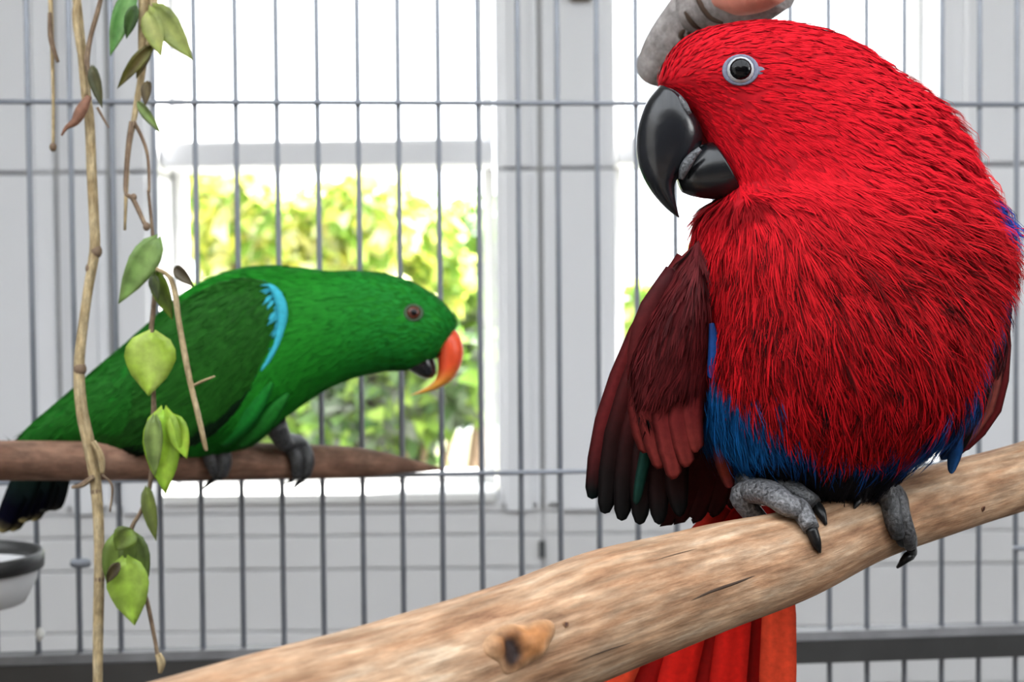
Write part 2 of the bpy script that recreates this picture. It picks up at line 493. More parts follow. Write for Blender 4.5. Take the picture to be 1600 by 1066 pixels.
YEL = [(.74, .74, .16), (.60, .70, .18), (.82, .76, .34), (.78, .80, .48)]
GRN = [(.22, .38, .06), (.34, .50, .10), (.12, .24, .05)]
DGR = [(.06, .13, .04), (.11, .20, .06), (.16, .22, .14), (.13, .15, .12)]
def shrub(name, px, py, Y, r, n, cols, label, seed, size=.09):
    c = onY(px, py, Y)
    rg = np.random.default_rng(seed)
    base = np.array([c[0], Y, -.2])
    t = empty(name, base)
    tag(t, label, 'shrub')
    cen, rad = [], []
    for i in range(9):
        cen.append(c + rg.uniform(-1, 1, 3) * np.array([.75, .4, .65]) * r); rad.append(r * rg.uniform(.3, .5))
    for q in cen[:5]:
        b0 = base + rg.uniform(-.05, .05, 3) * np.array([1, 1, 0])
        tube('stem', [b0, (b0 + q) / 2 + rg.uniform(-.08, .08, 3), q], [.022, .014, .005], TWIGB, t, n=8, m=6)
    leaf_cloud('foliage', t, cen, rad, n, size, cols, seed + 1, OUTLEAF)
    return t
shrub('garden_shrub', 440, 425, 5.0, .38, 4600, YEL + GRN[:1], 'yellow-green shrub outside the left window, behind the green parrot\'s back', 21)
shrub('garden_shrub', 590, 450, 5.8, .44, 4200, YEL[:2] + GRN[:2] + [(.40, .48, .16)], 'bright green shrub outside the left window, above the green parrot\'s head', 22)
shrub('garden_shrub', 715, 440, 6.7, .46, 3000, GRN[:2] + [(.34, .42, .28)], 'pale loose shrub outside the left window, beside the white post', 23)
shrub('garden_shrub', 665, 640, 3.6, .24, 2600, DGR + GRN[:2], 'low dark green shrub outside under the green parrot\'s beak', 24, size=.07)
shrub('garden_shrub', 500, 670, 4.2, .27, 2400, DGR + GRN[:2], 'low mid-green shrub outside, seen between the green parrot\'s belly and perch', 25, size=.07)
shrub('garden_shrub', 420, 540, 7.6, .55, 2600, GRN + YEL[:1], 'shrub outside the left window, mostly hidden by the green parrot', 26)
shrub('garden_shrub', 1080, 480, 5.0, .42, 3600, GRN[:2] + YEL[1:2], 'green shrub outside the right window, beside the red parrot\'s beak', 27)

# ------------------------------------------------------------------ cage panel
PD, PYAW = 1.45, math.radians(5.5)
p_c = P(800, 500, PD)
p_u = np.array([math.cos(PYAW), math.sin(PYAW), 0.0])     # runs along the panel, away to the right
p_n = np.array([-math.sin(PYAW), math.cos(PYAW), 0.0])
def onpanel(x, y, off=0.0):
    d = ray(x, y)
    t = ((p_c + p_n * off - CAM) @ p_n) / (d @ p_n)
    return CAM + d * t
panel = empty('cage_panel', onpanel(800, 1020)); tag(panel, 'galvanised wire cage panel of thin upright bars in front of the windows', 'cage panel')
meas = {0: (43, 160), 1: (108, 160), 2: (177, 160), 4: (305, 160), 5: (370, 160), 6: (432, 300), 7: (496, 300), 8: (560, 300), 9: (624, 300), 10: (686, 300), 11: (748, 300), 12: (812, 300), 13: (871, 300), 14: (936, 300), 20: (1297, 930), 21: (1354, 930), 22: (1412, 930), 23: (1470, 930), 24: (1530, 500), 25: (1588, 500)}
ks = np.array(list(meas)); us = np.array([(onpanel(*meas[k]) - p_c) @ p_u for k in meas])
sp, u0 = np.polyfit(ks, us, 1)
ztop, zbot = 2.2, onpanel(800, 1400)[2]
WR = .0026
for k in range(-3, 29):
    a = p_c + p_u * (u0 + sp * k)
    tube('vertical_wire', [np.array([a[0], a[1], zbot]), np.array([a[0], a[1], ztop])], [WR, WR], WIRE, panel, n=2, m=8)
ua, ub = u0 + sp * -3, u0 + sp * 28
for py in (162, 738, -430):
    z = onpanel(800, py)[2]
    off = -p_n * WR * 1.6
    a = p_c + p_u * ua + off; b = p_c + p_u * ub + off
    tube('horizontal_wire', [np.array([a[0], a[1], z]), np.array([b[0], b[1], z])], [WR * .9, WR * .9], WIRE, panel, n=2, m=8)
a = onpanel(1584, 857, -.005); b = a + p_u * .3
tube('horizontal_wire', [a, b], [WR, WR], WIRE, panel, n=2, m=8)
# bottom rail
z1 = onpanel(800, 998)[2]; z0 = onpanel(800, 1046)[2]
ra = p_c + p_u * ua; rb = p_c + p_u * ub
def slab(name, a, b, n, d0, d1, z0, z1, mat, parent, base=None):
    v = []
    for z in (z0, z1):
        for q in (a + n * d0, b + n * d0, b + n * d1, a + n * d1):
            v.append((q[0], q[1], z))
    f = [(0, 3, 2, 1), (4, 5, 6, 7), (0, 1, 5, 4), (1, 2, 6, 5), (2, 3, 7, 6), (3, 0, 4, 7)]
    return mesh_obj(name, v, f, mat, parent, base, smooth=False)
slab('bottom_rail', ra, rb, p_n, -.016, .012, z0, z1 - .008, RAIL, panel)
slab('rail_lip', ra, rb, p_n, -.012, .010, z1 - .008, z1, LIPM, panel)

# ------------------------------------------------------------------ perches
perch_px = [(1760, 690, 1.06, .0205), (1600, 743, .985, .0210), (1400, 803, .91, .0222), (1240, 866, .855, .0252), (1100, 908, .81, .0280), (960, 953, .765, .0305), (800, 1010, .72, .0298), (600, 1078, .665, .0292), (400, 1136, .62, .0285), (200, 1195, .585, .028)]
pp = np.array([P(x, y, z) for x, y, z, r in perch_px]); pr = np.array([q[3] for q in perch_px])
perch = tube('thick_perch', pp, pr, PERCH, n=120, m=40, wob=.022, seed=3)
tag(perch, 'thick peeled wooden branch perch slanting across the foreground under the red parrot', 'perch')

def bvh(ob):
    off = PBASE[ob.name]
    vs_ = [Vector(np.array(v.co) + off) for v in ob.data.vertices]
    return BVHTree.FromPolygons(vs_, [list(p.vertices) for p in ob.data.polygons])
def hit(tree, x, y, znear=1.0):
    loc, n, i, d = tree.ray_cast(Vector(CAM), Vector(ray(x, y)))
    if loc is None:      # just past the edge: nearest surface point
        loc, n, i, d = tree.find_nearest(Vector(P(x, y, znear)))
    return np.array(loc), np.array(n)

PT = bvh(perch)
ZN = {id(PT): .89}
# knot: stub of a cut side branch
def knot(tree, x, y, rx, ry, ang, hgt, parent, cols, name='knot', nr=16, nth=40, hole=(0, 0, .4, .4)):
    c, n = hit(tree, x, y)
    n = n / np.linalg.norm(n)
    if n @ (CAM - c) < 0: n = -n
    ax = RIGHT * math.cos(ang) + UP * math.sin(ang); ax = ax - n * (ax @ n); ax /= np.linalg.norm(ax)
    ay = np.cross(n, ax)
    v, cc = [], []
    for i in range(nr):
        t = i / (nr - 1)
        for j in range(nth):
            a = 2 * math.pi * j / nth
            q = 1 + .12 * math.sin(3 * a + 1) + .08 * math.sin(5 * a) + .10 * math.sin(a * 2 + 2)
            u, w = math.cos(a) * t * q, math.sin(a) * t * q
            pt = c + ax * u * rx + ay * w * ry
            g = math.exp(-((u - hole[0]) / hole[2]) ** 2 - ((w - hole[1] - .35 * (u - hole[0])) / hole[3]) ** 2)
            hh = hgt * (max(0, 1 - t * t) ** .8 * (1 + .25 * math.sin(9 * u + 4 * w) * t) - 1.1 * g)
            s, nn, _, _ = tree.find_nearest(Vector(pt))
            v.append(np.array(s) + n * (max(hh, .0004) if t < .97 else -.0012))
            e = max(0, min(1, (t - .55) / .45)); g2 = min(1, g * 1.5)
            cc.append((np.array(cols[0]) * (1 - e) + np.array(cols[1]) * e) * (1 - g2) + np.array(cols[2]) * g2)
    f = []
    for i in range(nr - 1):
        for j in range(nth):
            f.append((i * nth + j, i * nth + (j + 1) % nth, (i + 1) * nth + (j + 1) % nth, (i + 1) * nth + j))
    return mesh_obj(name, v, f, KNOTM, parent, col=cc)
KNOTM = vcol('knot_wood', .6, .3, nscale=160, nvar=.35, bump=.6)
knot(PT, 812, 1008, .0200, .0120, math.radians(22), .0055, perch, [(.40, .17, .06), (.43, .26, .145), (.018, .006, .004)], hole=(-.34, -.10, .27, .62))
knot(PT, 1536, 795, .0022, .0028, .3, .0008, perch, [(.12, .04, .02), (.30, .18, .10), (.03, .01, .006)], nr=5, nth=12)
knot(PT, 884, 976, .0022, .0020, .3, .0008, perch, [(.16, .07, .03), (.36, .22, .12), (.04, .015, .01)], nr=5, nth=12)
# cracks following the grain
def crack(pts, w):
    q = []
    for x, y in pts:
        c, n = hit(PT, x, y); q.append(c + n * -.0002)
    r = [.0002] + [w] * (len(q) - 2) + [.0002]
    tube('crack', q, r, DARKW, perch, n=10, m=6)
DARKW = plain('dark_crack', (.05, .028, .016), .9)
crack([(1078, 940), (1110, 925), (1150, 911), (1182, 899)], .0008)
crack([(1010, 880), (1050, 868), (1090, 857)], .0004)
crack([(900, 1035), (950, 1016), (1000, 1000)], .0005)

# thin pointed perch on the left, its tip poking through the panel
p2 = [(-160, 722, 1.145, .0158), (0, 720, 1.20, .0160), (200, 721, 1.272, .0160), (400, 721, 1.343, .0158), (520, 722, 1.386, .0152), (580, 724, 1.408, .0125), (630, 727, 1.426, .0075), (668, 731, 1.44, .0035), (692, 733, 1.449, .001)]
perch2 = tube('pointed_perch', [P(*q[:3]) for q in p2], [q[3] for q in p2], PERCH2, n=70, m=24, wob=.02, seed=5)
tag(perch2, 'thinner reddish-brown perch with a whittled point under the green parrot', 'perch')
PT2 = bvh(perch2)
ZN[id(PT2)] = 1.33

# branch stub hanging in at the top behind the red head
b_t = empty('bark_perch', P(1012, 118, 1.10)); tag(b_t, 'grey bark branch end at the top, behind the red parrot\'s head', 'perch')
bp_ = [(1018, 124, 1.115, .010), (1026, 108, 1.11, .0155), (1048, 72, 1.10, .0185), (1085, 25, 1.085, .020), (1130, -30, 1.07, .0215), (1200, -110, 1.04, .023), (1330, -300, 1.02, .024), (1480, -560, 1.0, .024)]
brn = tube('bark', [P(*q[:3]) for q in bp_], [q[3] for q in bp_], BARK, b_t, n=40, m=22, wob=.03, seed=8)
# broad side limb with a chewed orange face
c_ = [(1085, 10, 1.075, .020), (1130, 2, 1.055, .021), (1175, -8, 1.035, .021), (1215, -28, 1.02, .019)]
tube('side_limb', [P(*q[:3]) for q in c_], [q[3] for q in c_], BARK, b_t, n=20, m=20, wob=.03, seed=9)
ORW = plain('chewed_orange_wood', (.80, .30, .22), .7, var=.2, scale=120, bump=.5)
q0, q1 = P(1122, -8, 1.033), P(1218, -20, 0.994)
rgs, _ = tube_rings([q0, q0 * .66 + q1 * .34, q0 * .3 + q1 * .7, q1], [.008, .0145, .0145, .010], 16, 16, .05, 4)
v, f = rings_mesh(rgs); fix_normals(mesh_obj('chewed_face', v, f, ORW, b_t))
BT = [bvh(o_) for o_ in b_t.children if o_.name.startswith(('bark', 'side_limb'))]
def groove(pxs, r):
    q = []
    for x, y in pxs:
        c = min((hit(t_, x, y, 1.08)[0] for t_ in BT), key=lambda a: np.linalg.norm(a - P(x, y, .95)))
        q.append(c)
    tube('groove', q, [r * .5] + [r] * (len(q) - 2) + [r * .5], DARKW, b_t, n=12, m=6)
groove([(1086, -12), (1093, 2), (1101, 16), (1112, 28), (1130, 36)], .0022)
groove([(1070, 18), (1078, 30), (1087, 40), (1096, 46)], .0022)
groove([(1056, 44), (1064, 55), (1073, 64)], .0021)
groove([(1046, 68), (1052, 77), (1060, 84)], .0018)

# ------------------------------------------------------------------ plumage

def field(ctrl):
    c = np.array(ctrl, float)
    def f(px, py):
        d2 = (px[:, None] - c[None, :, 0]) ** 2 + (py[:, None] - c[None, :, 1]) ** 2 + 300
        w = 1 / d2 ** 1.5
        v = (w[:, :, None] * c[None, :, 2:4]).sum(1) / w.sum(1)[:, None]
        return v / np.linalg.norm(v, axis=1)[:, None]
    return f

def surf_sample(ob, n, rg):
    me = ob.data; off = PBASE[ob.name]
    me.calc_loop_triangles()
    tri = np.array([t.vertices[:] for t in me.loop_triangles])
    co = np.array([v.co[:] for v in me.vertices]) + off
    vn = np.array([v.normal[:] for v in me.vertices])
    A, B, C = co[tri[:, 0]], co[tri[:, 1]], co[tri[:, 2]]
    ar_ = np.linalg.norm(np.cross(B - A, C - A), axis=1)
    k = rg.choice(len(tri), n, p=ar_ / ar_.sum())
    u, v = rg.random(n), rg.random(n)
    s = u + v > 1; u[s], v[s] = 1 - u[s], 1 - v[s]
    w = 1 - u - v
    p = A[k] * w[:, None] + B[k] * u[:, None] + C[k] * v[:, None]
    nn = vn[tri[k, 0]] * w[:, None] + vn[tri[k, 1]] * u[:, None] + vn[tri[k, 2]] * v[:, None]
    return p, nn / np.linalg.norm(nn, axis=1)[:, None]

def plumage(name, body, n, fn, parent, mat, barbs=9, seed=1):
    """tufts of fine barbs lying along the body; fn(px,py,z,n,rg) -> keep,len,fan,barb width,dir2d,back,lift,colour,var"""
    rg = np.random.default_rng(seed)
    p, nn = surf_sample(body, n, rg)
    px, py, z = proj(p)
    r = fn(px, py, z, nn, rg)
    k = r['keep']; p, nn = p[k], nn[k]
    g = {a: (b[k] if isinstance(b, np.ndarray) else b) for a, b in r.items()}
    d = g['dir'][:, 0:1] * RIGHT - g['dir'][:, 1:2] * UP
    d = d - nn * (d * nn).sum(1)[:, None]
    d /= np.maximum(np.linalg.norm(d, axis=1), 1e-6)[:, None]
    s = np.cross(nn, d)
    m = len(p)
    ang0 = rg.normal(0, g['jit'], m)
    R = lambda a: np.repeat(a, barbs, axis=0)
    bi = np.tile(np.linspace(-1, 1, barbs), m)
    P0, N, D, S = R(p), R(nn), R(d), R(s)
    L = R(g['len']); fan = R(g['fan']); W = R(g['w']); lift = R(g['lift']); c = R(g['col'])
    q = len(P0)
    a = R(ang0) + bi * fan + rg.normal(0, .07, q)
    dir_ = D * np.cos(a)[:, None] + S * np.sin(a)[:, None]
    sid = np.cross(N, dir_)
    tw = rg.normal(0, .35, q)
    wv = sid * np.cos(tw)[:, None] + N * np.sin(tw)[:, None]
    start = P0 + D * (L * .25 * rg.random(q) * (1 - np.abs(bi)))[:, None]
    LL = L * (1 - .35 * np.abs(bi)) * rg.uniform(.8, 1.15, q)
    bend = -bi * fan * .5
    ts = np.array([0, .35, .7, 1.0]); ws = np.array([.7, 1.0, .8, .12])
    V = np.zeros((q, 8, 3))
    for i, t in enumerate(ts):
        h = lift * LL * (1.5 * t - 1.1 * t * t)
        pt = start + dir_ * (LL * t)[:, None] + sid * (LL * bend * t * t)[:, None] + N * (h + .0004)[:, None]
        V[:, 2 * i] = pt + wv * (W * ws[i] * .5)[:, None]
        V[:, 2 * i + 1] = pt - wv * (W * ws[i] * .5)[:, None]
    idx = np.arange(q)[:, None] * 8
    F = np.concatenate([idx + np.array([[2 * i, 2 * i + 1, 2 * i + 3, 2 * i + 2]]) for i in range(3)], 0)
    c = c * (1 + rg.normal(0, .12, q))[:, None]
    if 'bdark' in g:
        bd = rg.random(q) < R(g['bdark']); c[bd] *= rg.uniform(.12, .5, bd.sum())[:, None]
    c = np.clip(c, 0, 1)
    o = mesh_obj(name, V.reshape(-1, 3), F, mat, parent, col=np.repeat(c, 8, axis=0), nrm=np.repeat(N, 8, axis=0))
    o['kind'] = 'stuff'
    return o

def blade(name, pts, wid, parent, col, mat=None, facing=None, n=9, cup=.18, th=.0006, edge=.35):
    """one flat feather: pts world centre line, wid full widths, facing = direction its flat side looks to"""
    mat = mat or BLADE
    r = ipl(None, np.hstack([np.asarray(pts), np.asarray(wid)[:, None]]), n)
    p, w = r[:, :3], np.maximum(r[:, 3], .0006)
    t = np.gradient(p, axis=0); t /= np.linalg.norm(t, axis=1)[:, None]
    fc = -FWD if facing is None else np.asarray(facing, float)
    c = ipl(None, col, n)
    v, cc = [], []
    for i in range(n):
        s = np.cross(t[i], fc); s /= np.linalg.norm(s)
        nrm = np.cross(s, t[i])
        if nrm @ fc < 0: nrm = -nrm
        for j, q in enumerate((-1, -.5, 0, .5, 1)):
            v.append(p[i] + s * q * w[i] / 2 + nrm * (-cup * w[i] / 2 * q * q + (th if j == 2 else 0)))
            cc.append(c[i] * (edge, 1.0, .8, 1.0, edge)[j])  # edges darkened in colour to read as shaded gaps between feathers
        for j, q in enumerate((1, .5, 0, -.5, -1)):
            v.append(p[i] + s * q * w[i] / 2 + nrm * (-cup * w[i] / 2 * q * q - th))
            cc.append(c[i] * .6)
    f = []
    m = 10
    for i in range(n - 1):
        for j in range(m):
            f.append((i * m + j, i * m + (j + 1) % m, (i + 1) * m + (j + 1) % m, (i + 1) * m + j))
    f.append(tuple(range(m))[::-1]); f.append(tuple((n - 1) * m + j for j in range(m)))
    return fix_normals(mesh_obj(name, v, f, mat, parent, col=np.clip(np.array(cc), 0, 1)))

def pxblade(name, pxs, wpx, parent, col, **kw):
    """pxs: (x, y, depth) along the feather, wpx: widths in photo pixels at those depths"""
    pts = [P(*q) for q in pxs]
    wid = [w * q[2] / FPX for w, q in zip(wpx, pxs)]
    return blade(name, pts, wid, parent, col, **kw)

def ball(name, c, axes, mat, parent, nu=16, nv=10):
    v, f = [], []
    for i in range(nv + 1):
        a = math.pi * i / nv
        for j in range(nu):
            b = 2 * math.pi * j / nu
            v.append(c + axes[0] * math.sin(a) * math.cos(b) + axes[1] * math.sin(a) * math.sin(b) + axes[2] * math.cos(a))
    for i in range(nv):
        for j in range(nu):
            f.append((i * nu + j, i * nu + (j + 1) % nu, (i + 1) * nu + (j + 1) % nu, (i + 1) * nu + j))
    return fix_normals(mesh_obj(name, v, f, mat, parent))

def ring(name, c, ax, ay, n, rin, rout, hgt, mat, parent, m=28):
    """flat raised ring (eye ring) of elliptical outline; ax, ay unit axes; rin/rout (x,y) pairs"""
    v, f = [], []
    prof = [(0, -.5), (.1, .6), (.5, 1), (.9, .5), (1, -.6)]
    for t, h in prof:
        for j in range(m):
            a = 2 * math.pi * j / m
            rx = rin[0] + (rout[0] - rin[0]) * t; ry = rin[1] + (rout[1] - rin[1]) * t
            v.append(c + ax * rx * math.cos(a) + ay * ry * math.sin(a) + n * h * hgt)
    k = len(prof)
    for i in range(k):
        for j in range(m):
            f.append((i * m + j, i * m + (j + 1) % m, ((i + 1) % k) * m + (j + 1) % m, ((i + 1) % k) * m + j))
    return fix_normals(mesh_obj(name, v, f, mat, parent))

def eye(tree, x, y, s, parent, iris_mat, skin_mat, rp, ri, rs, name='eye'):
    """s metres per pixel"""
    c, n = hit(tree, x, y)
    n = n / np.linalg.norm(n)
    if n @ (CAM - c) < 0: n = -n
    n = n * .6 - FWD * .4; n /= np.linalg.norm(n)
    ax = RIGHT - n * (RIGHT @ n); ax /= np.linalg.norm(ax); ay = np.cross(n, ax)
    e = ball(name, c + n * .0008, [ax * ri * s, ay * ri * s, n * ri * s * .55], iris_mat, parent)
    ball('pupil', c + n * (.0008 + ri * s * .28), [ax * rp * s, ay * rp * s, n * rp * s * .52], PUPIL, e)
    ring('eye_ring', c + n * .0010, ax, ay, n, (ri * s * .93, ri * s * .93), (rs[0] * s, rs[1] * s), .0006, skin_mat, e)
    return e

def toe(name, tree, pxs, rad, parent, claw_px, claw_r, col, lift=.75):
    """toe lying on the perch: pixel points dropped on its surface; claw = sub-part"""
    pts = []
    for i, q in enumerate(pxs):
        if len(q) == 3:
            pts.append(P(*q)); continue
        c, n = hit(tree, q[0], q[1], ZN.get(id(tree), 1))
        if n @ (CAM - c) < 0: n = -n
        pts.append(c + n * rad[i] * lift)
    # swollen scaly joints
    k = len(pts)
    o = tube(name, pts, rad, SCALY, parent, n=4 * k, m=10, wob=.09, seed=len(pxs) * 7 + int(pxs[0][0]), col=[col] * k)
    cp = [pts[-1]]
    for i, q in enumerate(claw_px):
        if len(q) == 3:
            cp.append(P(*q)); continue
        c, n = hit(tree, q[0], q[1], ZN.get(id(tree), 1))
        if n @ (CAM - c) < 0: n = -n
        cp.append(c + n * claw_r * (.9 if i < len(claw_px) - 1 else .3))
    tube('claw', cp, [claw_r] + [claw_r * .85] * (len(cp) - 2) + [claw_r * .25], CLAW, o, n=10, m=8)
    return o

# ------------------------------------------------------------------ red parrot
RB = P(1300, 790, .885)
red = empty('parrot', RB)
tag(red, 'red and blue parrot with a black beak fluffed up on the thick perch', 'parrot')
rows = [(38, 1165, 1215, .885, .008), (44, 1125, 1255, .885, .016), (55, 1085, 1300, .884, .022), (75, 1055, 1342, .883, .027), (100, 1038, 1378, .883, .031), (130, 1028, 1415, .884, .034), (150, 1042, 1440, .885, .036), (180, 1070, 1472, .886, .039), (220, 1094, 1496, .887, .042), (260, 1114, 1512, .888, .045), (290, 1130, 1522, .888, .048), (310, 1122, 1530, .887, .051), (330, 1098, 1538, .886, .054), (360, 1091, 1546, .885, .058), (400, 1084, 1552, .884, .062), (450, 1086, 1546, .883, .065), (500, 1094, 1534, .882, .068), (560, 1092, 1524, .882, .068), (620, 1092, 1506, .884, .065), (670, 1104, 1466, .887, .059), (705, 1130, 1428, .890, .050), (738, 1170, 1400, .893, .040), (762, 1225, 1375, .895, .026), (774, 1275, 1330, .895, .010)]
rg_ = loft([(l, y, r_, y, z, h_) for y, l, r_, z, h_ in rows], n=90, m=56, ex=2.25)
v, f = rings_mesh(rg_)
vx, vy, _ = proj(v)
def yblue(px):
    return np.interp(px, [1080, 1100, 1140, 1190, 1250, 1320, 1400, 1450, 1485, 1508, 1526, 1545, 1600], [565, 572, 600, 640, 690, 718, 700, 682, 640, 575, 505, 450, 430])
_h = smooth01(vy, 260, 430)[:, None]
cb = np.where((vy > yblue(vx) - 20)[:, None], np.array([.004, .025, .08]), np.array([.46, .008, .016]) * (1 - _h) + np.array([.07, .002, .003]) * _h)  # dark breast base, also standing in for shade between feathers
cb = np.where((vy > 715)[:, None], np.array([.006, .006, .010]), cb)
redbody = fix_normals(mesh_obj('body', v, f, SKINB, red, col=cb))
RT = bvh(redbody)
rflow = field([(1050, 110, .7, -.7), (1090, 70, .9, -.4), (1150, 60, 1, -.1), (1250, 60, 1, .15), (1060, 150, .75, .3), (1100, 160, .9, .25), (1150, 200, .8, .55), (1200, 130, 1, .1), (1300, 120, 1, .25), (1400, 160, 1, .32), (1470, 220, 1, .45), (1300, 220, .85, .5), (1150, 260, .6, .8), (1200, 290, .7, .7), (1400, 300, .85, .5), (1510, 300, .9, .5), (1130, 340, -.15, 1), (1110, 400, -.25, 1), (1200, 380, .15, 1), (1300, 380, .6, .8), (1420, 400, .75, .65), (1530, 400, .9, .45), (1150, 500, -.1, 1), (1250, 520, .1, 1), (1350, 520, .45, .9), (1480, 520, .6, .8), (1550, 550, .3, 1), (1200, 640, .1, 1), (1350, 650, .1, 1), (1480, 640, -.2, 1), (1120, 640, -.15, 1), (1300, 740, 0, 1)])

def red_fn(px, py, z, n, rg):
    m = len(px)
    o = {}
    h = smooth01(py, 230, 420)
    fr = np.minimum(np.hypot((px - 1040) / 1.0, (py - 140)), 400)
    o['keep'] = (np.hypot((px - 1158) / 28, (py - 110) / 23) > 1)
    o['len'] = (.0055 + .004 * smooth01(fr, 30, 220) + .0105 * h + .006 * smooth01(px, 1400, 1530)) * rg.uniform(.7, 1.35, m)
    o['fan'] = .25 + .10 * h + 0 * px
    o['w'] = (.00046 + .00012 * h) * rg.uniform(.8, 1.2, m)
    o['lift'] = (.10 + .13 * h) * rg.uniform(.3, 1.8, m) + .42 * smooth01(px, 1300, 1480) * smooth01(py, 430, 330) * rg.uniform(0, 2.0, m) + .06 * smooth01(px, 1420, 1540)
    d = rflow(px, py); o['dir'] = d
    o['jit'] = .12 + .08 * h
    hd = np.array([.66, .008, .018]); br = np.array([.42, .005, .009]); dk = np.array([.12, .003, .004])
    t = rg.random(m)
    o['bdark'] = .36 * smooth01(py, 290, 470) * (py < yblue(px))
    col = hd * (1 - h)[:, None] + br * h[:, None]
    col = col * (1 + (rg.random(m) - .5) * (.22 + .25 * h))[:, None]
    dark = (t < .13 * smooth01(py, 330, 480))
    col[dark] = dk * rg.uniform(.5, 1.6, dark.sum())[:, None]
    blk = (t > 1 - .012 * smooth01(py, 350, 470)); col[blk] = np.array([.012, .003, .004])
    yb = yblue(px) - 20 + rg.normal(0, 12, m)
    bl = py > yb
    bc = np.array([.004, .075, .25]) * (1 - smooth01(px, 1150, 1300))[:, None] + np.array([.006, .045, .18]) * smooth01(px, 1150, 1300)[:, None]
    bc = bc * rg.uniform(.45, 1.35, m)[:, None]
    rs_ = (px > 1505) & (rg.random(m) < .55); bc[rs_] = np.array([.006, .008, .016])
    col = np.where(bl[:, None], bc, col)
    bs = ((px > 1528) & (py > 305) & (py < 350)); col[bs] = np.array([.012, .045, .30])
    # feathers near-black towards the underside
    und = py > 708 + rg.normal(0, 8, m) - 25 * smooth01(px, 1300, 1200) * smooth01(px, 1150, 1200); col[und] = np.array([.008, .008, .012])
    jaw_shade = np.hypot((px - 1150) / 45, (py - 318) / 14) < 1; col[jaw_shade] *= .45  # shade below the lower beak painted into the throat feathers
    o['col'] = col
    return o
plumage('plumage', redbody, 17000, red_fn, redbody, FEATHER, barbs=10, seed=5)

# beak
SR = .875 / FPX
CERE = (.035, .036, .04)
ub = [(1072, 162, 1030, 134), (1092, 192, 1010, 160), (1098, 215, 997, 197), (1090, 240, 994, 232), (1073, 264, 1000, 266), (1056, 284, 1017, 298), (1055, 305, 1036, 321), (1058, 325, 1052, 335), (1062, 341, 1060, 340)]
hh = [.0105, .0135, .0142, .0135, .0120, .0095, .0065, .0035, .0012]
rgb = loft([(a, b, c, d, .872, h_) for (a, b, c, d), h_ in zip(ub, hh)], n=36, m=28, ex=2.0)
v, f = rings_mesh(rgb)
bx, by, _ = proj(v)
bc = np.full((len(v), 3), .009); bc[:, 1] = .010; bc[:, 2] = .013
fix_normals(mesh_obj('upper_beak', v, f, BEAK, red, col=bc))
lb = [(1112, 222, 1158, 306), (1098, 226, 1134, 311), (1082, 240, 1106, 311), (1068, 258, 1082, 307), (1058, 280, 1066, 301)]
lh = [.0135, .0135, .0125, .0098, .005]
v, f = rings_mesh(loft([(a, b, c, d, .874, h_) for (a, b, c, d), h_ in zip(lb, lh)], n=24, m=24))
lo = fix_normals(mesh_obj('lower_beak', v, f, BEAK, red, col=np.tile([.008, .009, .011], (len(v), 1))))
# flaky grey ridge where the mandibles meet
rk = [(1094, 232, .8585), (1080, 246, .8595), (1070, 262, .8605), (1064, 280, .8625)]
tube('beak_ridge', [P(*q) for q in rk], [.0012, .0022, .0024, .0012], SCALY, lo, n=14, m=8, wob=.25, col=[(.07, .075, .082)] * 4)
# grey cere above the beak
ck = [(1036, 141, .872), (1050, 146, .8665), (1066, 160, .8625), (1078, 178, .8605)]
tube('cere', [P(*q) for q in ck], [.0018, .0022, .0022, .0012], SCALY, red, n=14, m=8, wob=.12, col=[(.07, .072, .08)] * 4)
eye(RT, 1157, 110, SR, red, IRIS, EYESKIN, 17, 21, (28, 24.5))
ec, en = hit(RT, 1187, 111)
ball('eye_corner', ec - en * .0002, [RIGHT * 9 * SR, UP * 7 * SR, FWD * .0007], EYESKIN, red, 12, 8)
# loose skin point behind the eye
# wings --------------------------------------------------------------
wing = empty('wing', RB); wing.parent = red; wing.location = (0, 0, 0); PBASE[wing.name] = RB
MAR, MARL, BLKM, BLK = (.105, .010, .011), (.16, .019, .018), (.020, .004, .004), (.005, .0045, .0045)
GRB = (.006, .030, .022)
# arm of the wing: lofted shoulder that carries the feathers
sh = [(1092, 375, 1070, 400, .868, .006), (1108, 410, 1048, 440, .864, .014), (1116, 450, 1024, 480, .862, .017), (1117, 500, 1006, 520, .861, .017), (1114, 550, 992, 560, .861, .015), (1108, 600, 994, 605, .861, .012), (1100, 640, 1010, 640, .862, .006), (1094, 665, 1030, 660, .863, .002)]
v, f = rings_mesh(loft(sh, n=30, m=24))
cw = np.tile(np.array([.075, .008, .010]), (len(v), 1))
warm = fix_normals(mesh_obj('wing_arm', v, f, SKINB, wing, col=cw))
def wing_fn(px, py, z, n, rg):
    m = len(px)
    return dict(keep=(py < 636) & (py > 384), len=.016 * rg.uniform(.7, 1.3, m), fan=.16 + 0 * px, w=.0008 * np.ones(m), lift=.05 * rg.uniform(.3, 1.6, m),
                dir=np.stack([-.42 + .35 * smooth01(px, 1030, 1110), np.ones(m)], 1), jit=.08,
                col=np.array([.078, .0075, .009]) * rg.uniform(.5, 1.35, m)[:, None])
pl = plumage('covert_plumage', warm, 1500, wing_fn, warm, GFEATHER, barbs=8, seed=31)
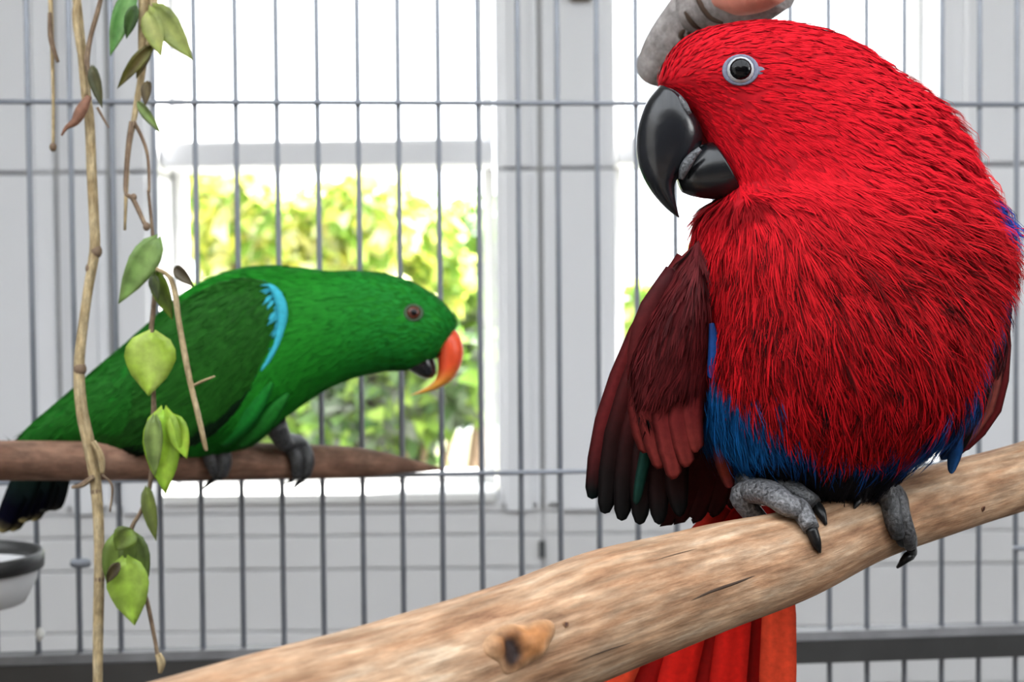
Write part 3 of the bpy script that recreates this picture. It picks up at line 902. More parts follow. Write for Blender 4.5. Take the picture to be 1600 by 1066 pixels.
# primaries, dark, behind
prim = [((1066, 400), (1000, 520), (950, 660), (926, 772), .884), ((1068, 410), (1010, 540), (965, 680), (946, 795), .881), ((1072, 420), (1022, 560), (985, 700), (972, 806), .879), ((1076, 430), (1034, 580), (1008, 710), (1000, 812), .877), ((1080, 440), (1048, 600), (1030, 720), (1030, 812), .876), ((1085, 460), (1062, 620), (1056, 730), (1062, 800), .875)]
for i, (a, b, c, d, z) in enumerate(prim):
    d, e = (d[0] - (d[0] - c[0]) * .06, d[1] - 8), (d[0], d[1] + 8)
    pxblade('flight_feather', [(a[0], a[1], z - .006), (b[0], b[1], z - .002), (c[0], c[1], z), (d[0], d[1], z), (e[0], e[1], z)], [18, 36, 42, 26, 3], wing,
            [MAR, MAR if i < 3 else BLKM, BLKM if i else MAR, BLK, BLK], cup=.25)
# teal tint of one inner primary
pxblade('flight_feather', [(1040, 600, .870), (1012, 700, .872), (996, 775, .873), (994, 790, .873)], [10, 20, 14, 2], wing, [BLKM, GRB, GRB, BLK], cup=.25)
sec = [((1050, 450), (1012, 540), (1000, 640), (1010, 700), .862), ((1060, 460), (1024, 560), (1014, 650), (1032, 724), .858), ((1072, 470), (1042, 570), (1038, 660), (1054, 740), .8555), ((1086, 480), (1064, 580), (1060, 660), (1074, 722), .854), ((1098, 490), (1084, 590), (1080, 650), (1088, 700), .853)]
for i, (a, b, c, d, z) in enumerate(sec):
    pxblade('flight_feather', [(a[0], a[1], z + .004), (b[0], b[1], z - .001), (c[0], c[1], z), (d[0], d[1], z + .003), (d[0] + 3, d[1] + 5, z + .004)], [24, 40, 38, 26, 4], wing,
            [MAR, MAR, (.14, .016, .016), (.19, .028, .024), MARL], cup=.34, edge=.28)
# greater coverts lapping the secondaries
cov = [((1050, 420), (1012, 500), (996, 590), .8565), ((1068, 425), (1036, 510), (1018, 615), .8545), ((1086, 430), (1060, 515), (1042, 625), .853), ((1100, 440), (1084, 515), (1066, 612), .852), ((1110, 455), (1104, 520), (1090, 596), .8515)]
for i, (a, b, c, z) in enumerate(cov):
    pxblade('covert_feather', [(a[0], a[1], z + .004), (b[0], b[1], z), (c[0], c[1], z + .004), (c[0] - 1, c[1] + 8, z + .005)], [20, 42, 34, 4], wing,
            [(.05, .007, .009), (.08, .010, .011), (.10, .011, .012), MAR], cup=.22, edge=.6)
# the other wing, seen edge-on past the breast
wing2 = empty('wing', RB); wing2.parent = red; wing2.location = (0, 0, 0); PBASE[wing2.name] = RB
sh2 = [(1556, 320, 1530, 330, .893, .006), (1568, 380, 1520, 390, .892, .016), (1574, 450, 1515, 460, .892, .02), (1572, 530, 1515, 530, .893, .018), (1562, 600, 1510, 600, .894, .012), (1545, 650, 1505, 650, .896, .005)]
v, f = rings_mesh(loft(sh2, n=26, m=20))
warm2 = fix_normals(mesh_obj('wing_arm', v, f, SKINB, wing2, col=np.tile([.03, .008, .010], (len(v), 1))))
def wing2_fn(px, py, z, n, rg):
    m = len(px)
    c = np.where((py < 370)[:, None], np.array([.010, .035, .22]), np.array([.045, .008, .010])) * rg.uniform(.5, 1.4, m)[:, None]
    return dict(keep=np.ones(m, bool), len=.010 * rg.uniform(.7, 1.3, m), fan=.2 + 0 * px, w=.0007 * np.ones(m), lift=.04 * rg.uniform(.3, 1.6, m),
                dir=np.stack([.05 - .35 * smooth01(py, 480, 640), np.ones(m)], 1), jit=.08, col=c)
plumage('covert_plumage', warm2, 900, wing2_fn, warm2, FEATHER, barbs=8, seed=33)
w2 = [((1562, 420), (1571, 540), (1556, 640), (1510, 698), MAR, .884), ((1556, 430), (1560, 550), (1544, 640), (1504, 694), (.20, .045, .035), .880), ((1548, 440), (1548, 550), (1530, 640), (1496, 690), BLKM, .876), ((1560, 470), (1566, 560), (1546, 650), (1500, 704), BLK, .890)]
for a, b, c, d, co, z in w2:
    pxblade('flight_feather', [(a[0], a[1], z), (b[0], b[1], z), (c[0], c[1], z + .003), (d[0], d[1], z + .006), (d[0] - 8, d[1] + 3, z + .006)], [10, 20, 20, 14, 3], wing2, [co] * 5, cup=.2)
pxblade('covert_feather', [(1532, 500, .858), (1538, 545, .857), (1530, 600, .860), (1526, 612, .861)], [8, 20, 14, 3], wing2, [(.02, .07, .36), (.03, .09, .42), (.01, .03, .16), (.01, .02, .1)], cup=.3)
pxblade('covert_feather', [(1112, 505, .846), (1117, 545, .845), (1112, 585, .848), (1110, 592, .848)], [8, 20, 14, 3], wing, [(.01, .03, .12), (.012, .06, .24), (.01, .04, .2), (.01, .02, .1)], cup=.3)
pxblade('covert_feather', [(1490, 655, .872), (1494, 700, .876), (1488, 732, .880), (1486, 740, .880)], [24, 26, 14, 3], wing2, [(.006, .03, .11), (.008, .05, .17), (.02, .08, .22), (.02, .08, .2)], cup=.3)
pxblade('covert_feather', [(1520, 640, .880), (1500, 690, .884), (1476, 712, .888), (1470, 716, .888)], [24, 28, 16, 4], wing2, [BLK, BLK, (.006, .02, .06), (.006, .02, .06)], cup=.3)
# dark vent feathers hanging left of the feet
vt = [((1105, 690), (1085, 750), (1060, 808)), ((1120, 700), (1105, 755), (1085, 806)), ((1135, 710), (1128, 755), (1112, 798)), ((1150, 715), (1148, 752), (1140, 786)), ((1092, 690), (1066, 750), (1040, 812))]
for a, b, c in vt:
    pxblade('vent_feather', [(a[0], a[1], .892), (b[0], b[1], .898), (c[0], c[1], .904), (c[0] - 3, c[1] + 4, .905)], [30, 42, 32, 6], red, [(.05, .006, .007), (.06, .006, .007), (.035, .006, .006), BLKM], cup=.3)
pxblade('thigh_feather', [(1120, 680, .868), (1130, 720, .864), (1140, 756, .868), (1142, 762, .868)], [16, 26, 18, 4], red, [(.01, .04, .12), (.09, .014, .013), (.13, .02, .018), MAR], cup=.4)
# tail
TO, TR, TD = (.80, .070, .028), (.66, .014, .009), (.36, .007, .006)
tails = [((1130, 790), (1010, 960), (938, 1120), .930, TO), ((1140, 790), (1045, 960), (990, 1135), .936, TD), ((1150, 790), (1085, 960), (1040, 1145), .932, TR), ((1160, 790), (1120, 960), (1092, 1150), .938, TD), ((1175, 790), (1150, 960), (1130, 1150), .934, TR), ((1190, 790), (1182, 960), (1172, 1150), .940, TD), ((1205, 790), (1218, 940), (1214, 1140), .931, TO)]
for a, b, c, z, co in tails:
    pxblade('tail_feather', [(a[0], a[1], z - .006), (b[0], b[1], z), (c[0], c[1], z + .01), (c[0], c[1] + 10, z + .01)], [30, 52, 56, 12], red, [TD, co, co, co], cup=.2, edge=.6)
# feet
GREYF, DGF = (.115, .115, .122), (.04, .041, .044)
foot1 = tube('foot', [P(1180, 735, .884), P(1172, 760, .876), P(1178, 776, .868)], [.0095, .0088, .008], SCALY, red, n=12, m=14, wob=.06, col=[GREYF] * 3)
toe('toe', PT, [(1172, 766, .860), (1204, 771, .846), (1228, 788, .834), (1246, 812), (1260, 834)], [.0075, .0072, .0066, .0060, .0048], foot1, [(1269, 850), (1279, 864)], .0034, GREYF, 1.0)
toe('toe', PT, [(1190, 762, .868), (1230, 764, .856), (1256, 778, .848), (1270, 795)], [.0070, .0066, .0058, .0048], foot1, [(1280, 808), (1289, 822)], .0034, DGF)
toe('toe', PT, [(1176, 768, .864), (1160, 780, .864), (1156, 796)], [.0072, .0066, .0056], foot1, [(1154, 802), (1150, 808)], .003, GREYF)
foot2 = tube('foot', [P(1372, 735, .896), P(1380, 756, .884), P(1384, 774, .878)], [.0095, .0088, .008], SCALY, red, n=12, m=14, wob=.06, col=[DGF] * 3)
toe('toe', PT, [(1378, 762, .872), (1392, 785), (1398, 806), (1408, 832), (1415, 846)], [.0070, .0066, .0060, .0056, .0044], foot2, [(1421, 858), (1416, 872, .893), (1402, 887, .898)], .0034, (.06, .06, .064))
toe('toe', PT, [(1374, 762, .874), (1384, 790), (1388, 815), (1396, 836)], [.0066, .006, .0052, .0042], foot2, [(1404, 846), (1410, 852)], .0026, DGF)
toe('toe', PT, [(1370, 764, .878), (1352, 776), (1342, 784)], [.0060, .0054, .0042], foot2, [(1338, 790), (1334, 796)], .0026, DGF)

# ------------------------------------------------------------------ green parrot
GB = P(390, 700, 1.33)
grn = empty('parrot', GB)
tag(grn, 'green parrot with an orange beak leaning forward on the thinner perch', 'parrot')
def gz(x): return np.interp(x, [0, 200, 420, 720], [1.255, 1.282, 1.312, 1.318])
gc = [(30, 684, 700, .004), (60, 656, 704, .014), (100, 622, 706, .022), (150, 578, 708, .031), (200, 536, 711, .039), (250, 492, 712, .045), (300, 452, 712, .049), (350, 428, 706, .051), (400, 418, 690, .051), (440, 417, 656, .049), (480, 421, 627, .046), (520, 425, 603, .042), (560, 424, 588, .038), (600, 428, 580, .036), (640, 440, 577, .033), (670, 456, 565, .028), (692, 473, 548, .022), (705, 488, 528, .014), (713, 500, 512, .006)]
v, f = rings_mesh(loft([(x, a, x, b, gz(x), h_) for x, a, b, h_ in gc], n=70, m=44, ex=2.1))
cg = np.tile([.012, .165, .014], (len(v), 1))
gbody = fix_normals(mesh_obj('body', v, f, SKINB, grn, col=cg))
GT = bvh(gbody)
gflow = field([(700, 500, -.8, -.3), (650, 480, -1, -.05), (600, 450, -1, .0), (600, 550, -1, .25), (520, 450, -1, .15), (520, 570, -.85, .55), (440, 440, -1, .25), (440, 600, -.6, .8), (400, 660, -.6, .8), (300, 480, -.8, .6), (300, 640, -.8, .5), (200, 560, -.75, .65), (100, 660, -.8, .6)])
def g_fn(px, py, z, n, rg):
    m = len(px)
    h = smooth01(px, 620, 480)
    col = np.array([.014, .225, .026]) * (1 - h)[:, None] + np.array([.014, .215, .015]) * h[:, None]
    col = np.where((px < 300)[:, None], np.array([.012, .12, .010]), col)
    col = col * rg.uniform(.9, 1.1, m)[:, None]
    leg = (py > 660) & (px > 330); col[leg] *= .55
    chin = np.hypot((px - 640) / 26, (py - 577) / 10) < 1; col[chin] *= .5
    return dict(keep=np.hypot((px - 646) / 17, (py - 489) / 15) > 1, len=(.006 + .006 * h) * rg.uniform(.7, 1.3, m), fan=.28 + 0 * px, w=.0009 * np.ones(m), lift=.06 * rg.uniform(.2, 1.6, m), dir=gflow(px, py), jit=.12, col=col)
plumage('plumage', gbody, 11000, g_fn, gbody, GFEATHER, barbs=7, seed=41)
SG = 1.28 / FPX
eye(GT, 646, 489, SG, grn, IRISR, EYESKING, 6.5, 10.5, (16, 14))
# beak
ub = [(676, 534, 700, 510), (682, 550, 716, 520), (684, 566, 724, 545), (684, 580, 721, 568), (680, 593, 708, 592), (669, 603, 686, 607), (655, 611, 664, 614), (640, 618, 642, 618)]
hh = [.0095, .0125, .013, .0115, .009, .006, .0035, .001]
rgb = loft([(a, b, c, d, 1.316, h_) for (a, b, c, d), h_ in zip(ub, hh)], n=30, m=24)
v, f = rings_mesh(rgb)
tt = np.concatenate([np.repeat(np.linspace(0, 1, 30), 24), [0, 1]])
k = smooth01(tt, .38, .72)[:, None]
cbk = np.array([.72, .075, .022]) * (1 - k) + np.array([.80, .36, .045]) * k
cbk = cbk * (1 - .12 * smooth01(tt, .8, 1)[:, None])
fix_normals(mesh_obj('upper_beak', v, f, vcol('orange_beak', .38, .4, nscale=120, nvar=.12), grn, col=cbk))
lb = [(664, 538, 630, 573), (674, 552, 646, 583), (681, 570, 664, 592), (682, 584, 676, 591)]
v, f = rings_mesh(loft([(a, b, c, d, 1.316, h_) for (a, b, c, d), h_ in zip(lb, [.010, .0115, .009, .004])], n=18, m=18))
fix_normals(mesh_obj('lower_beak', v, f, BEAK, grn, col=np.tile([.012, .013, .016], (len(v), 1))))
# wings
gw = [(447, 478, 508, .004), (440, 455, 540, .012), (420, 442, 580, .017), (385, 436, 628, .020), (345, 442, 668, .021), (300, 464, 694, .020), (250, 502, 704, .018), (200, 546, 706, .015), (150, 588, 704, .011), (100, 630, 700, .008), (60, 664, 696, .005), (36, 682, 694, .002)]
bh = {x: h_ for x, a, b, h_ in gc}
def ghalf(x): return float(np.interp(x, [q[0] for q in gc], [q[3] for q in gc]))
TQ = np.array([.05, .42, .55])
def gwing_fn(px, py, z, n, rg):
    m = len(px)
    dE = np.interp(py, [440, 455, 480, 510, 540, 575, 640], [424, 434, 446, 445, 437, 416, 372])
    band = np.interp(py, [440, 470, 500, 540, 575, 590], [8, 16, 15, 11, 9, 0])
    col = np.array([.014, .100, .009]) * rg.uniform(.85, 1.15, m)[:, None]
    t = (px > dE - band) & (py < 588); col[t] = TQ * rg.uniform(.8, 1.15, t.sum())[:, None]
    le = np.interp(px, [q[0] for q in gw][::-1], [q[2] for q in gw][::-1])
    ed = (py > le - 16) & (px < 425) & (px > 200); col[ed] = np.array([.006, .022, .008])  # dark feather edges, also painting in the shade line under the wing
    low = (px < 280) & (py > 640); col[low] *= .6
    d = np.stack([-np.ones(m) * .85, np.where(px > 330, .75, .62)], 1)
    return dict(keep=np.ones(m, bool), len=(.009 + .006 * smooth01(px, 420, 250)) * rg.uniform(.7, 1.3, m), fan=.3 + 0 * px, w=.0011 * np.ones(m), lift=.05 * rg.uniform(.2, 1.6, m), dir=d, jit=.08, col=col)
for side in (-1, 1):
    wg = empty('wing', GB); wg.parent = grn; wg.location = (0, 0, 0); PBASE[wg.name] = GB
    rws = [(x, a, x, b, float(gz(x)) + side * ghalf(x) * (.72 if x > 200 else .55), h_) for x, a, b, h_ in gw]
    v, f = rings_mesh(loft(rws, n=44, m=26))
    am = fix_normals(mesh_obj('wing_arm', v, f, SKINB, wg, col=np.tile([.012, .088, .008], (len(v), 1))))
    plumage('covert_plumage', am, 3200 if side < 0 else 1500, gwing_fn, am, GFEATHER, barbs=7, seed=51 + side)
    eg = [(424, 444), (434, 454), (443, 472), (446, 492), (443, 515), (436, 540), (424, 562), (412, 580)]
    ez = [float(gz(x)) + side * (ghalf(x) * .72 + .012) for x, y in eg]
    rr_, _fl = tube_rings([P(x - 5, y, z_) for (x, y), z_ in zip(eg, ez)], [.001, .0034, .0046, .0046, .0036, .0028, .0024, .001], 26, 10)
    v, f = rings_mesh(rr_)
    fix_normals(mesh_obj('wing_edge', v, f, BLADE, wg, col=np.tile(TQ, (len(v), 1))))
    for i in range(7):
        t = i / 6
        x1, y1 = 36 + 70 * t, 690 + 14 * t
        x0, y0 = 215 + 85 * t, 585 + 85 * t
        z0 = float(gz(x0)) + side * (ghalf(x0) * .55 - .002 * i); z1 = float(gz(x1)) + side * (.010 - .001 * i)
        c0 = (.012, .075, .008) if i > 1 else (.010, .012, .012)
        pxblade('flight_feather', [(x0, y0, z0), (x0 * .6 + x1 * .4, y0 * .6 + y1 * .4 - 4, z0 * .6 + z1 * .4 + side * .002), (x0 * .2 + x1 * .8, y0 * .2 + y1 * .8 - 1, z0 * .2 + z1 * .8), (x1, y1, z1)], [26, 34, 26, 5], wg, [c0, c0, (.008, .02, .010), (.006, .008, .008)], cup=.25)
# flank feathers below the wing edge, one bright and one dark fold
pxblade('flank_feather', [(430, 585, 1.268), (390, 640, 1.266), (345, 685, 1.276), (338, 692, 1.278)], [6, 40, 36, 8], grn, [(.012, .19, .022), (.012, .2, .026), (.012, .17, .022), (.01, .1, .012)], cup=.35)
pxblade('flank_feather', [(450, 615, 1.272), (415, 655, 1.272), (375, 690, 1.282), (370, 694, 1.283)], [6, 34, 30, 8], grn, [(.012, .15, .018), (.012, .14, .016), (.010, .10, .012), (.008, .05, .01)], cup=.35)
# tail, passing behind the perch
for i in range(6):
    t = i / 5
    x0, y0 = 60 + 40 * t, 690
    x1, y1 = 0 + 82 * t, 832 - 40 * t + 6 * (i % 2)
    z0, z1 = 1.262, 1.285
    pxblade('tail_feather', [(x0, y0, z0), ((x0 + x1) / 2, (y0 + y1) / 2, z0 + .012), (x1 * .9 + x0 * .1, y1 * .9 + y0 * .1, z1 + .002 * (i % 2)), (x1, y1, z1 + .002 * (i % 2))], [26, 36, 30, 8], grn,
            [(.006, .03, .014), (.006, .014, .012), (.008, .009, .012), ((.30, .24, .10) if i < 4 else (.04, .04, .03))], cup=.2)
# feet round the perch
DG = (.035, .036, .038)
f1 = tube('foot', [P(332, 668, 1.298), P(326, 690, 1.298), P(328, 700, 1.296)], [.010, .0085, .0075], SCALY, grn, n=10, m=12, wob=.05, col=[DG] * 3)
toe('toe', PT2, [(326, 690, 1.294), (338, 704), (345, 722), (342, 738)], [.0075, .0075, .0066, .0055], f1, [(334, 748, 1.312), (318, 764, 1.318)], .0036, DG)
toe('toe', PT2, [(324, 690, 1.294), (322, 704), (326, 722), (334, 736)], [.0070, .0070, .006, .005], f1, [(336, 742), (332, 752, 1.316)], .003, DG)
f2 = tube('foot', [P(430, 662, 1.318), P(440, 684, 1.325), P(448, 696, 1.330)], [.010, .0085, .0075], SCALY, grn, n=10, m=12, wob=.05, col=[DG] * 3)
toe('toe', PT2, [(446, 690, 1.336), (466, 702), (477, 720), (474, 738)], [.0075, .0075, .0066, .0055], f2, [(470, 750, 1.365), (458, 764, 1.37)], .0036, DG)
toe('toe', PT2, [(444, 692, 1.334), (452, 704), (460, 720), (462, 738)], [.0070, .0070, .006, .005], f2, [(458, 748, 1.362), (446, 757, 1.366)], .003, DG)

# ------------------------------------------------------------------ hanging vines
def leaf(parent, base, tip, wid, z, zt, col, col2=None, fold=.25, curl=.1, skew=0.0, n=8, name='leaf'):
    """heart-shaped leaf blade between two photo points; fold = V along the midrib, curl = bend of the tip"""
    A, B = P(base[0], base[1], z), P(tip[0], tip[1], zt)
    ax = B - A; L = np.linalg.norm(ax); ax = ax / L
    s = np.cross(ax, -FWD); s /= np.linalg.norm(s)
    nn = np.cross(s, ax)
    if nn @ FWD > 0: nn = -nn
    s = s * math.cos(skew) + nn * math.sin(skew); nn = np.cross(s, ax)
    if nn @ FWD > 0: nn = -nn
    W = wid * z / FPX / 2
    prof = np.interp(np.linspace(0, 1, n), [0, .08, .25, .45, .7, .9, 1], [.10, .62, .96, 1.0, .68, .25, .02])
    v, cc = [], []
    col2 = col2 or col
    for i in range(n):
        t = i / (n - 1)
        w = W * prof[i]
        for j, q in enumerate((-1, -.55, 0, .55, 1)):
            und = .10 * W * math.sin(7 * t + 2.3 * j)
            p = A + ax * L * t + s * w * q + nn * (abs(q) * w * fold - curl * L * t * t + und * abs(q))
            if abs(q) == 1: p = p - ax * L * .05 * (1 - t)
            v.append(p)
            k = .5 + .5 * math.sin(5 * t + 3 * q + base[0])
            c = np.array(col) * (1 - k) + np.array(col2) * k
            cc.append(c * (1.25 if q == 0 else 1))
    m0 = len(v)
    v += [p - nn * .0004 for p in v]; cc += cc
    f = []
    for i in range(n - 1):
        for j in range(4):
            a = i * 5 + j
            f.append((a, a + 1, a + 6, a + 5)); f.append((m0 + a, m0 + a + 5, m0 + a + 6, m0 + a + 1))
    for i in range(n - 1):
        for j in (0, 4):
            a = i * 5 + j; f.append((a, a + 5, m0 + a + 5, m0 + a))
    for i in (0, n - 1):
        for j in range(4):
            a = i * 5 + j; f.append((a, a + 1, m0 + a + 1, m0 + a))
    return fix_normals(mesh_obj(name, v, f, LEAF, parent, col=cc))

def twig(parent, pxs, rpx, z, mat, name='stem', n=None, wob=.05, dz=0.0):
    k = len(pxs)
    pts = [P(x, y, z + dz * i / max(1, k - 1)) for i, (x, y) in enumerate(pxs)]
    return tube(name, pts, [r * z / FPX for r in rpx], mat, parent, n=n or 5 * k, m=9, wob=wob, seed=int(pxs[0][0]))

def bud(parent, x, y, z, r, mat, name='bud'):
    rr = r * z / FPX
    return ball(name, P(x, y, z), [RIGHT * rr, FWD * rr, UP * rr * 1.15], mat, parent, 10, 7)

LG, YG, BG, DB, OL = (.22, .42, .04), (.42, .52, .07), (.20, .30, .09), (.075, .055, .03), (.17, .17, .035)
# 1: the stout tan stem
ZV = 1.10
v1 = empty('hanging_vine_stem', P(153, 1066, ZV)); tag(v1, 'stout bare tan vine stem hanging from top to bottom at the left', 'vine stem')
twig(v1, [(108, -560), (112, -80), (120, 0), (128, 80), (135, 150), (140, 190), (143, 260), (147, 340), (148, 390), (138, 450), (130, 510), (124, 575), (128, 640), (140, 700), (150, 760), (155, 850), (154, 960), (153, 1066), (152, 1130)], [6, 6, 6.5, 7, 8, 8, 8, 8, 8.5, 8, 8, 8.5, 9, 9.5, 9, 8.5, 8.5, 8, 8], ZV, TWIG, n=90)
twig(v1, [(124, -10), (118, 20), (122, 60), (130, 110), (134, 150)], [5, 5, 5, 4, 3], ZV - .006, TWIG, 'side_stem')
twig(v1, [(162, -20), (152, 20), (141, 60), (136, 95), (140, 120)], [3, 4, 4, 4.5, 3], ZV - .01, TWIGB, 'side_stem')
twig(v1, [(140, 150), (128, 172), (118, 190), (104, 200), (96, 212)], [4, 8, 6, 3, 1.5], ZV - .01, plain('reddish_bud', (.22, .10, .06), .7, var=.5, scale=300), 'withered_shoot', wob=.15)
leaf(v1, (145, 104), (158, 168), 20, ZV - .012, ZV - .012, (.09, .10, .05), (.14, .13, .06), fold=.8, curl=.1, name='withered_leaf')
twig(v1, [(152, 168), (162, 186), (170, 200)], [2.5, 2, 1.2], ZV - .01, TWIGB, 'side_stem')
for x, y, r in ((150, 393, 10), (141, 420, 8), (125, 577, 10.5), (155, 905, 9), (150, 768, 9), (156, 930, 7)):
    bud(v1, x, y, ZV, r, TWIGB, 'node')
twig(v1, [(146, 690), (158, 715), (160, 740)], [4, 5, 3], ZV - .006, TWIG, 'side_stem')
twig(v1, [(160, 742), (175, 760), (172, 800)], [2, 2, 1.5], ZV - .006, TWIGB, 'side_stem')
twig(v1, [(146, 745), (128, 758), (112, 762)], [4, 4, 2], ZV - .006, TWIGB, 'withered_shoot', wob=.15)
# 2: thin twig at the far left
v2 = empty('thin_twig', P(83, 240, 1.12)); tag(v2, 'thin straight twig with a dark bud at its end, leftmost of the hanging vines', 'twig')
twig(v2, [(80, -560), (78, -60), (79, 0), (81, 60), (83, 140), (83, 228)], [4, 4, 3.8, 3.2, 2.6, 2.4], 1.12, TWIG)
twig(v2, [(78, 20), (79, 55), (84, 78), (91, 97)], [3.5, 4.5, 4, 2.5], 1.112, TWIGB, 'side_stem')
bud(v2, 83, 230, 1.12, 6, TWIGB)
# 3: the leafy vine
ZL = 1.09
v3 = empty('leafy_vine', P(250, 1045, ZL)); tag(v3, 'leafy ivy vine hanging in front of the green parrot', 'vine')
twig(v3, [(222, -560), (225, -60), (226, 0), (224, 60), (222, 110), (214, 160), (207, 200), (200, 240), (198, 280), (195, 360)], [9, 10, 10, 9, 6, 5, 4, 4, 3.5, 2], ZL, TWIG)
twig(v3, [(240, -60), (241, 0), (236, 50), (226, 90)], [6, 6, 5, 4], ZL - .006, TWIG, 'side_stem')
twig(v3, [(209, 190), (222, 215), (231, 245), (233, 290), (232, 300)], [3.5, 3, 2.6, 2.4, 3], ZL - .004, TWIGB, 'side_stem')
twig(v3, [(206, 190), (202, 220), (198, 260), (196, 300), (207, 310), (218, 332), (228, 354)], [4, 4.5, 4, 3, 4, 4, 3.5], ZL - .008, TWIGB, 'side_stem')
bud(v3, 229, 354, ZL - .008, 6, TWIGB)
bud(v3, 209, 308, ZL - .008, 5, TWIGB)
twig(v3, [(232, 300), (236, 340), (240, 380), (243, 430), (240, 480), (236, 520), (238, 560), (240, 620), (241, 655), (242, 700), (236, 745), (232, 775)], [2.5, 2.5, 3, 3.5, 4, 4, 3, 3.5, 5, 5, 4, 3], ZL, TWIGB, n=50)
twig(v3, [(244, 420), (262, 430), (272, 452), (279, 500), (288, 550), (298, 600), (310, 650), (320, 695), (323, 705)], [3, 4, 5, 4.5, 5, 4.5, 4.5, 4, 2], ZL - .012, TWIG, 'side_stem', n=40)
twig(v3, [(300, 604), (316, 596), (336, 588)], [2.2, 2, 1.3], ZL - .012, TWIG, 'side_stem')
twig(v3, [(232, 770), (220, 800), (205, 830), (212, 870), (224, 920), (232, 950), (242, 1000), (247, 1030)], [3, 3, 3.5, 3.5, 3.5, 3.5, 3.2, 3], ZL, TWIGB, n=40)
twig(v3, [(247, 1022), (252, 1036), (250, 1052)], [5, 7, 3], ZL, TWIG, 'shoot_tip')
leaf(v3, (208, -14), (170, 84), 34, ZL, ZL - .01, (.09, .26, .05), (.20, .38, .12), fold=.5)
leaf(v3, (212, 10), (196, 60), 22, ZL - .01, ZL - .008, (.05, .10, .03), (.08, .16, .04), fold=.5)
leaf(v3, (238, 10), (298, 90), 44, ZL - .01, ZL - .02, (.24, .30, .07), (.34, .38, .11), fold=.35)
leaf(v3, (232, 20), (250, 86), 34, ZL - .014, ZL - .02, (.30, .36, .09), (.40, .42, .14), fold=.3)
leaf(v3, (238, 74), (180, 133), 22, ZL - .01, ZL - .016, OL, (.12, .09, .03), fold=.9, curl=.25)
leaf(v3, (236, 70), (212, 122), 20, ZL - .006, ZL - .006, (.12, .09, .03), (.20, .17, .05), fold=.9)
leaf(v3, (232, 128), (226, 165), 17, ZL - .006, ZL - .01, DB, (.16, .12, .05), fold=.9, name='withered_leaf')
leaf(v3, (216, 160), (250, 208), 16, ZL - .006, ZL - .01, (.20, .30, .08), (.10, .12, .04), fold=.5)
leaf(v3, (246, 372), (186, 474), 46, ZL - .006, ZL - .016, (.20, .33, .09), (.27, .40, .13), fold=.22, skew=.25)
leaf(v3, (244, 426), (266, 498), 30, ZL - .004, ZL - .01, (.18, .28, .03), (.07, .10, .02), fold=.8, curl=.2)
leaf(v3, (240, 430), (246, 470), 18, ZL - .01, ZL - .012, (.05, .06, .03), (.10, .14, .04), fold=.8)
leaf(v3, (274, 418), (302, 448), 20, ZL - .012, ZL - .016, DB, (.12, .10, .06), fold=.9, name='withered_leaf')
leaf(v3, (238, 520), (230, 618), 82, ZL - .012, ZL - .016, (.36, .52, .05), (.48, .60, .14), fold=.12, curl=.12)
leaf(v3, (256, 640), (252, 772), 64, ZL - .012, ZL - .02, (.28, .48, .04), (.40, .58, .06), fold=.25, curl=.15, skew=-.15)
leaf(v3, (242, 650), (240, 745), 30, ZL - .018, ZL - .02, (.30, .40, .12), (.18, .26, .07), fold=.6)
leaf(v3, (270, 650), (290, 716), 36, ZL - .014, ZL - .022, (.30, .50, .04), (.42, .58, .06), fold=.2)
leaf(v3, (230, 762), (242, 846), 24, ZL - .006, ZL - .01, (.22, .28, .06), (.14, .17, .05), fold=.8)
leaf(v3, (200, 832), (168, 920), 54, ZL - .004, ZL - .012, (.13, .20, .04), (.24, .34, .07), fold=.35)
leaf(v3, (206, 834), (222, 930), 50, ZL - .008, ZL - .016, (.08, .12, .03), (.17, .25, .05), fold=.4)
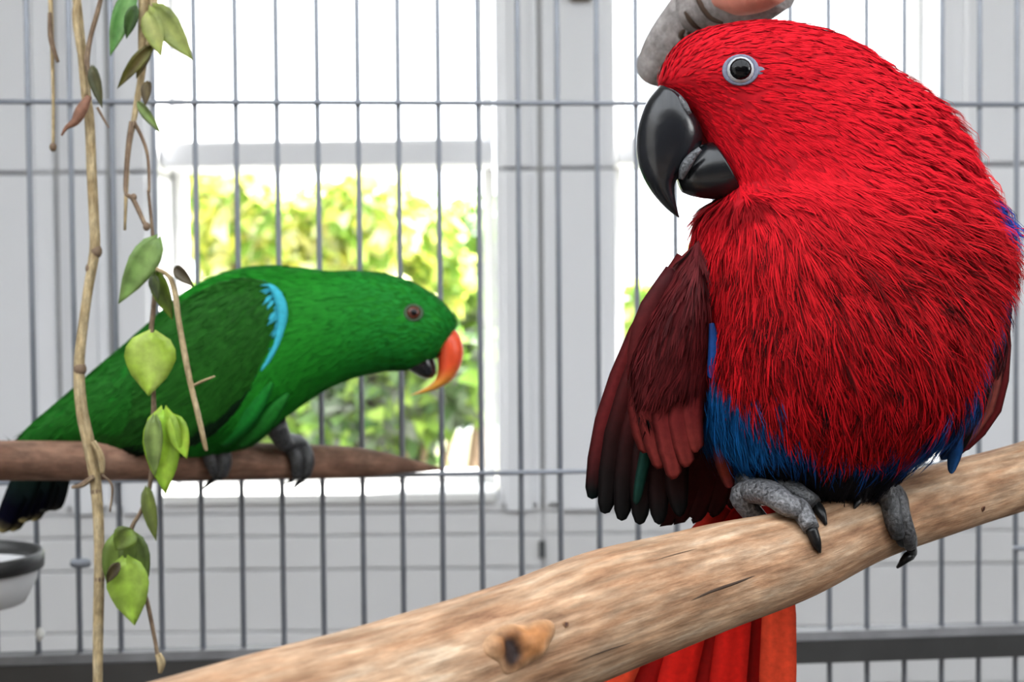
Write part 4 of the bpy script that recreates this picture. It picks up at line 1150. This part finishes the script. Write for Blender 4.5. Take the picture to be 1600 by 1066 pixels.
leaf(v3, (196, 872), (208, 978), 68, ZL - .014, ZL - .02, (.30, .46, .05), (.38, .54, .09), fold=.2, curl=.1)
leaf(v3, (206, 828), (180, 860), 40, ZL - .016, ZL - .02, (.20, .30, .05), (.10, .13, .03), fold=.5)
leaf(v3, (186, 880), (166, 912), 18, ZL - .02, ZL - .022, DB, (.10, .08, .03), fold=.8, name='withered_leaf')

# ------------------------------------------------------------------ small cage fittings at the lower left
bw = empty('steel_bowl', onpanel(-70, 960, -.10)); tag(bw, 'grey steel feeding bowl cut off by the left edge, below the green parrot\'s tail', 'bowl')
bc_ = onpanel(-62, 872, -.075)
def lathe(name, c, prof, mat, parent, m=36):
    v, f = [], []
    for r, z in prof:
        for j in range(m):
            a = 2 * math.pi * j / m
            v.append((c[0] + r * math.cos(a), c[1] + r * math.sin(a), c[2] + z))
    k = len(prof)
    for i in range(k - 1):
        for j in range(m):
            f.append((i * m + j, i * m + (j + 1) % m, (i + 1) * m + (j + 1) % m, (i + 1) * m + j))
    return fix_normals(mesh_obj(name, v, f, mat, parent))
lathe('rim', bc_, [(.066, -.010), (.070, -.010), (.071, 0), (.070, .004), (.066, .004), (.065, -.006), (.066, -.010)], RAIL, bw)
lathe('basin', bc_, [(.066, -.004), (.064, -.02), (.054, -.040), (.030, -.046), (.001, -.047)], WHITE2, bw)
cl = P(126, 880, 1.403)
q = onpanel(126, 880)
k_ = mesh_obj('wire_clip', *rings_mesh(tube_rings([q - p_u * .009, q - p_u * .005, q + p_u * .005, q + p_u * .009], [.003, .0046, .0046, .003], 8, 12)[0]), WIRE)
tag(k_, 'small grey clip on the second cage wire from the left', 'clip')
q = onpanel(61, 992, -.004)
k_ = mesh_obj('dropping', *rings_mesh(tube_rings([q + np.array([0, 0, -.006]), q + np.array([.001, 0, 0]), q + np.array([0, 0, .006])], [.0015, .0042, .002], 10, 10)[0]), plain('white_dropping', (.75, .75, .72), .7))
tag(k_, 'small white dropping stuck to the leftmost cage wire above the rail', 'dropping')
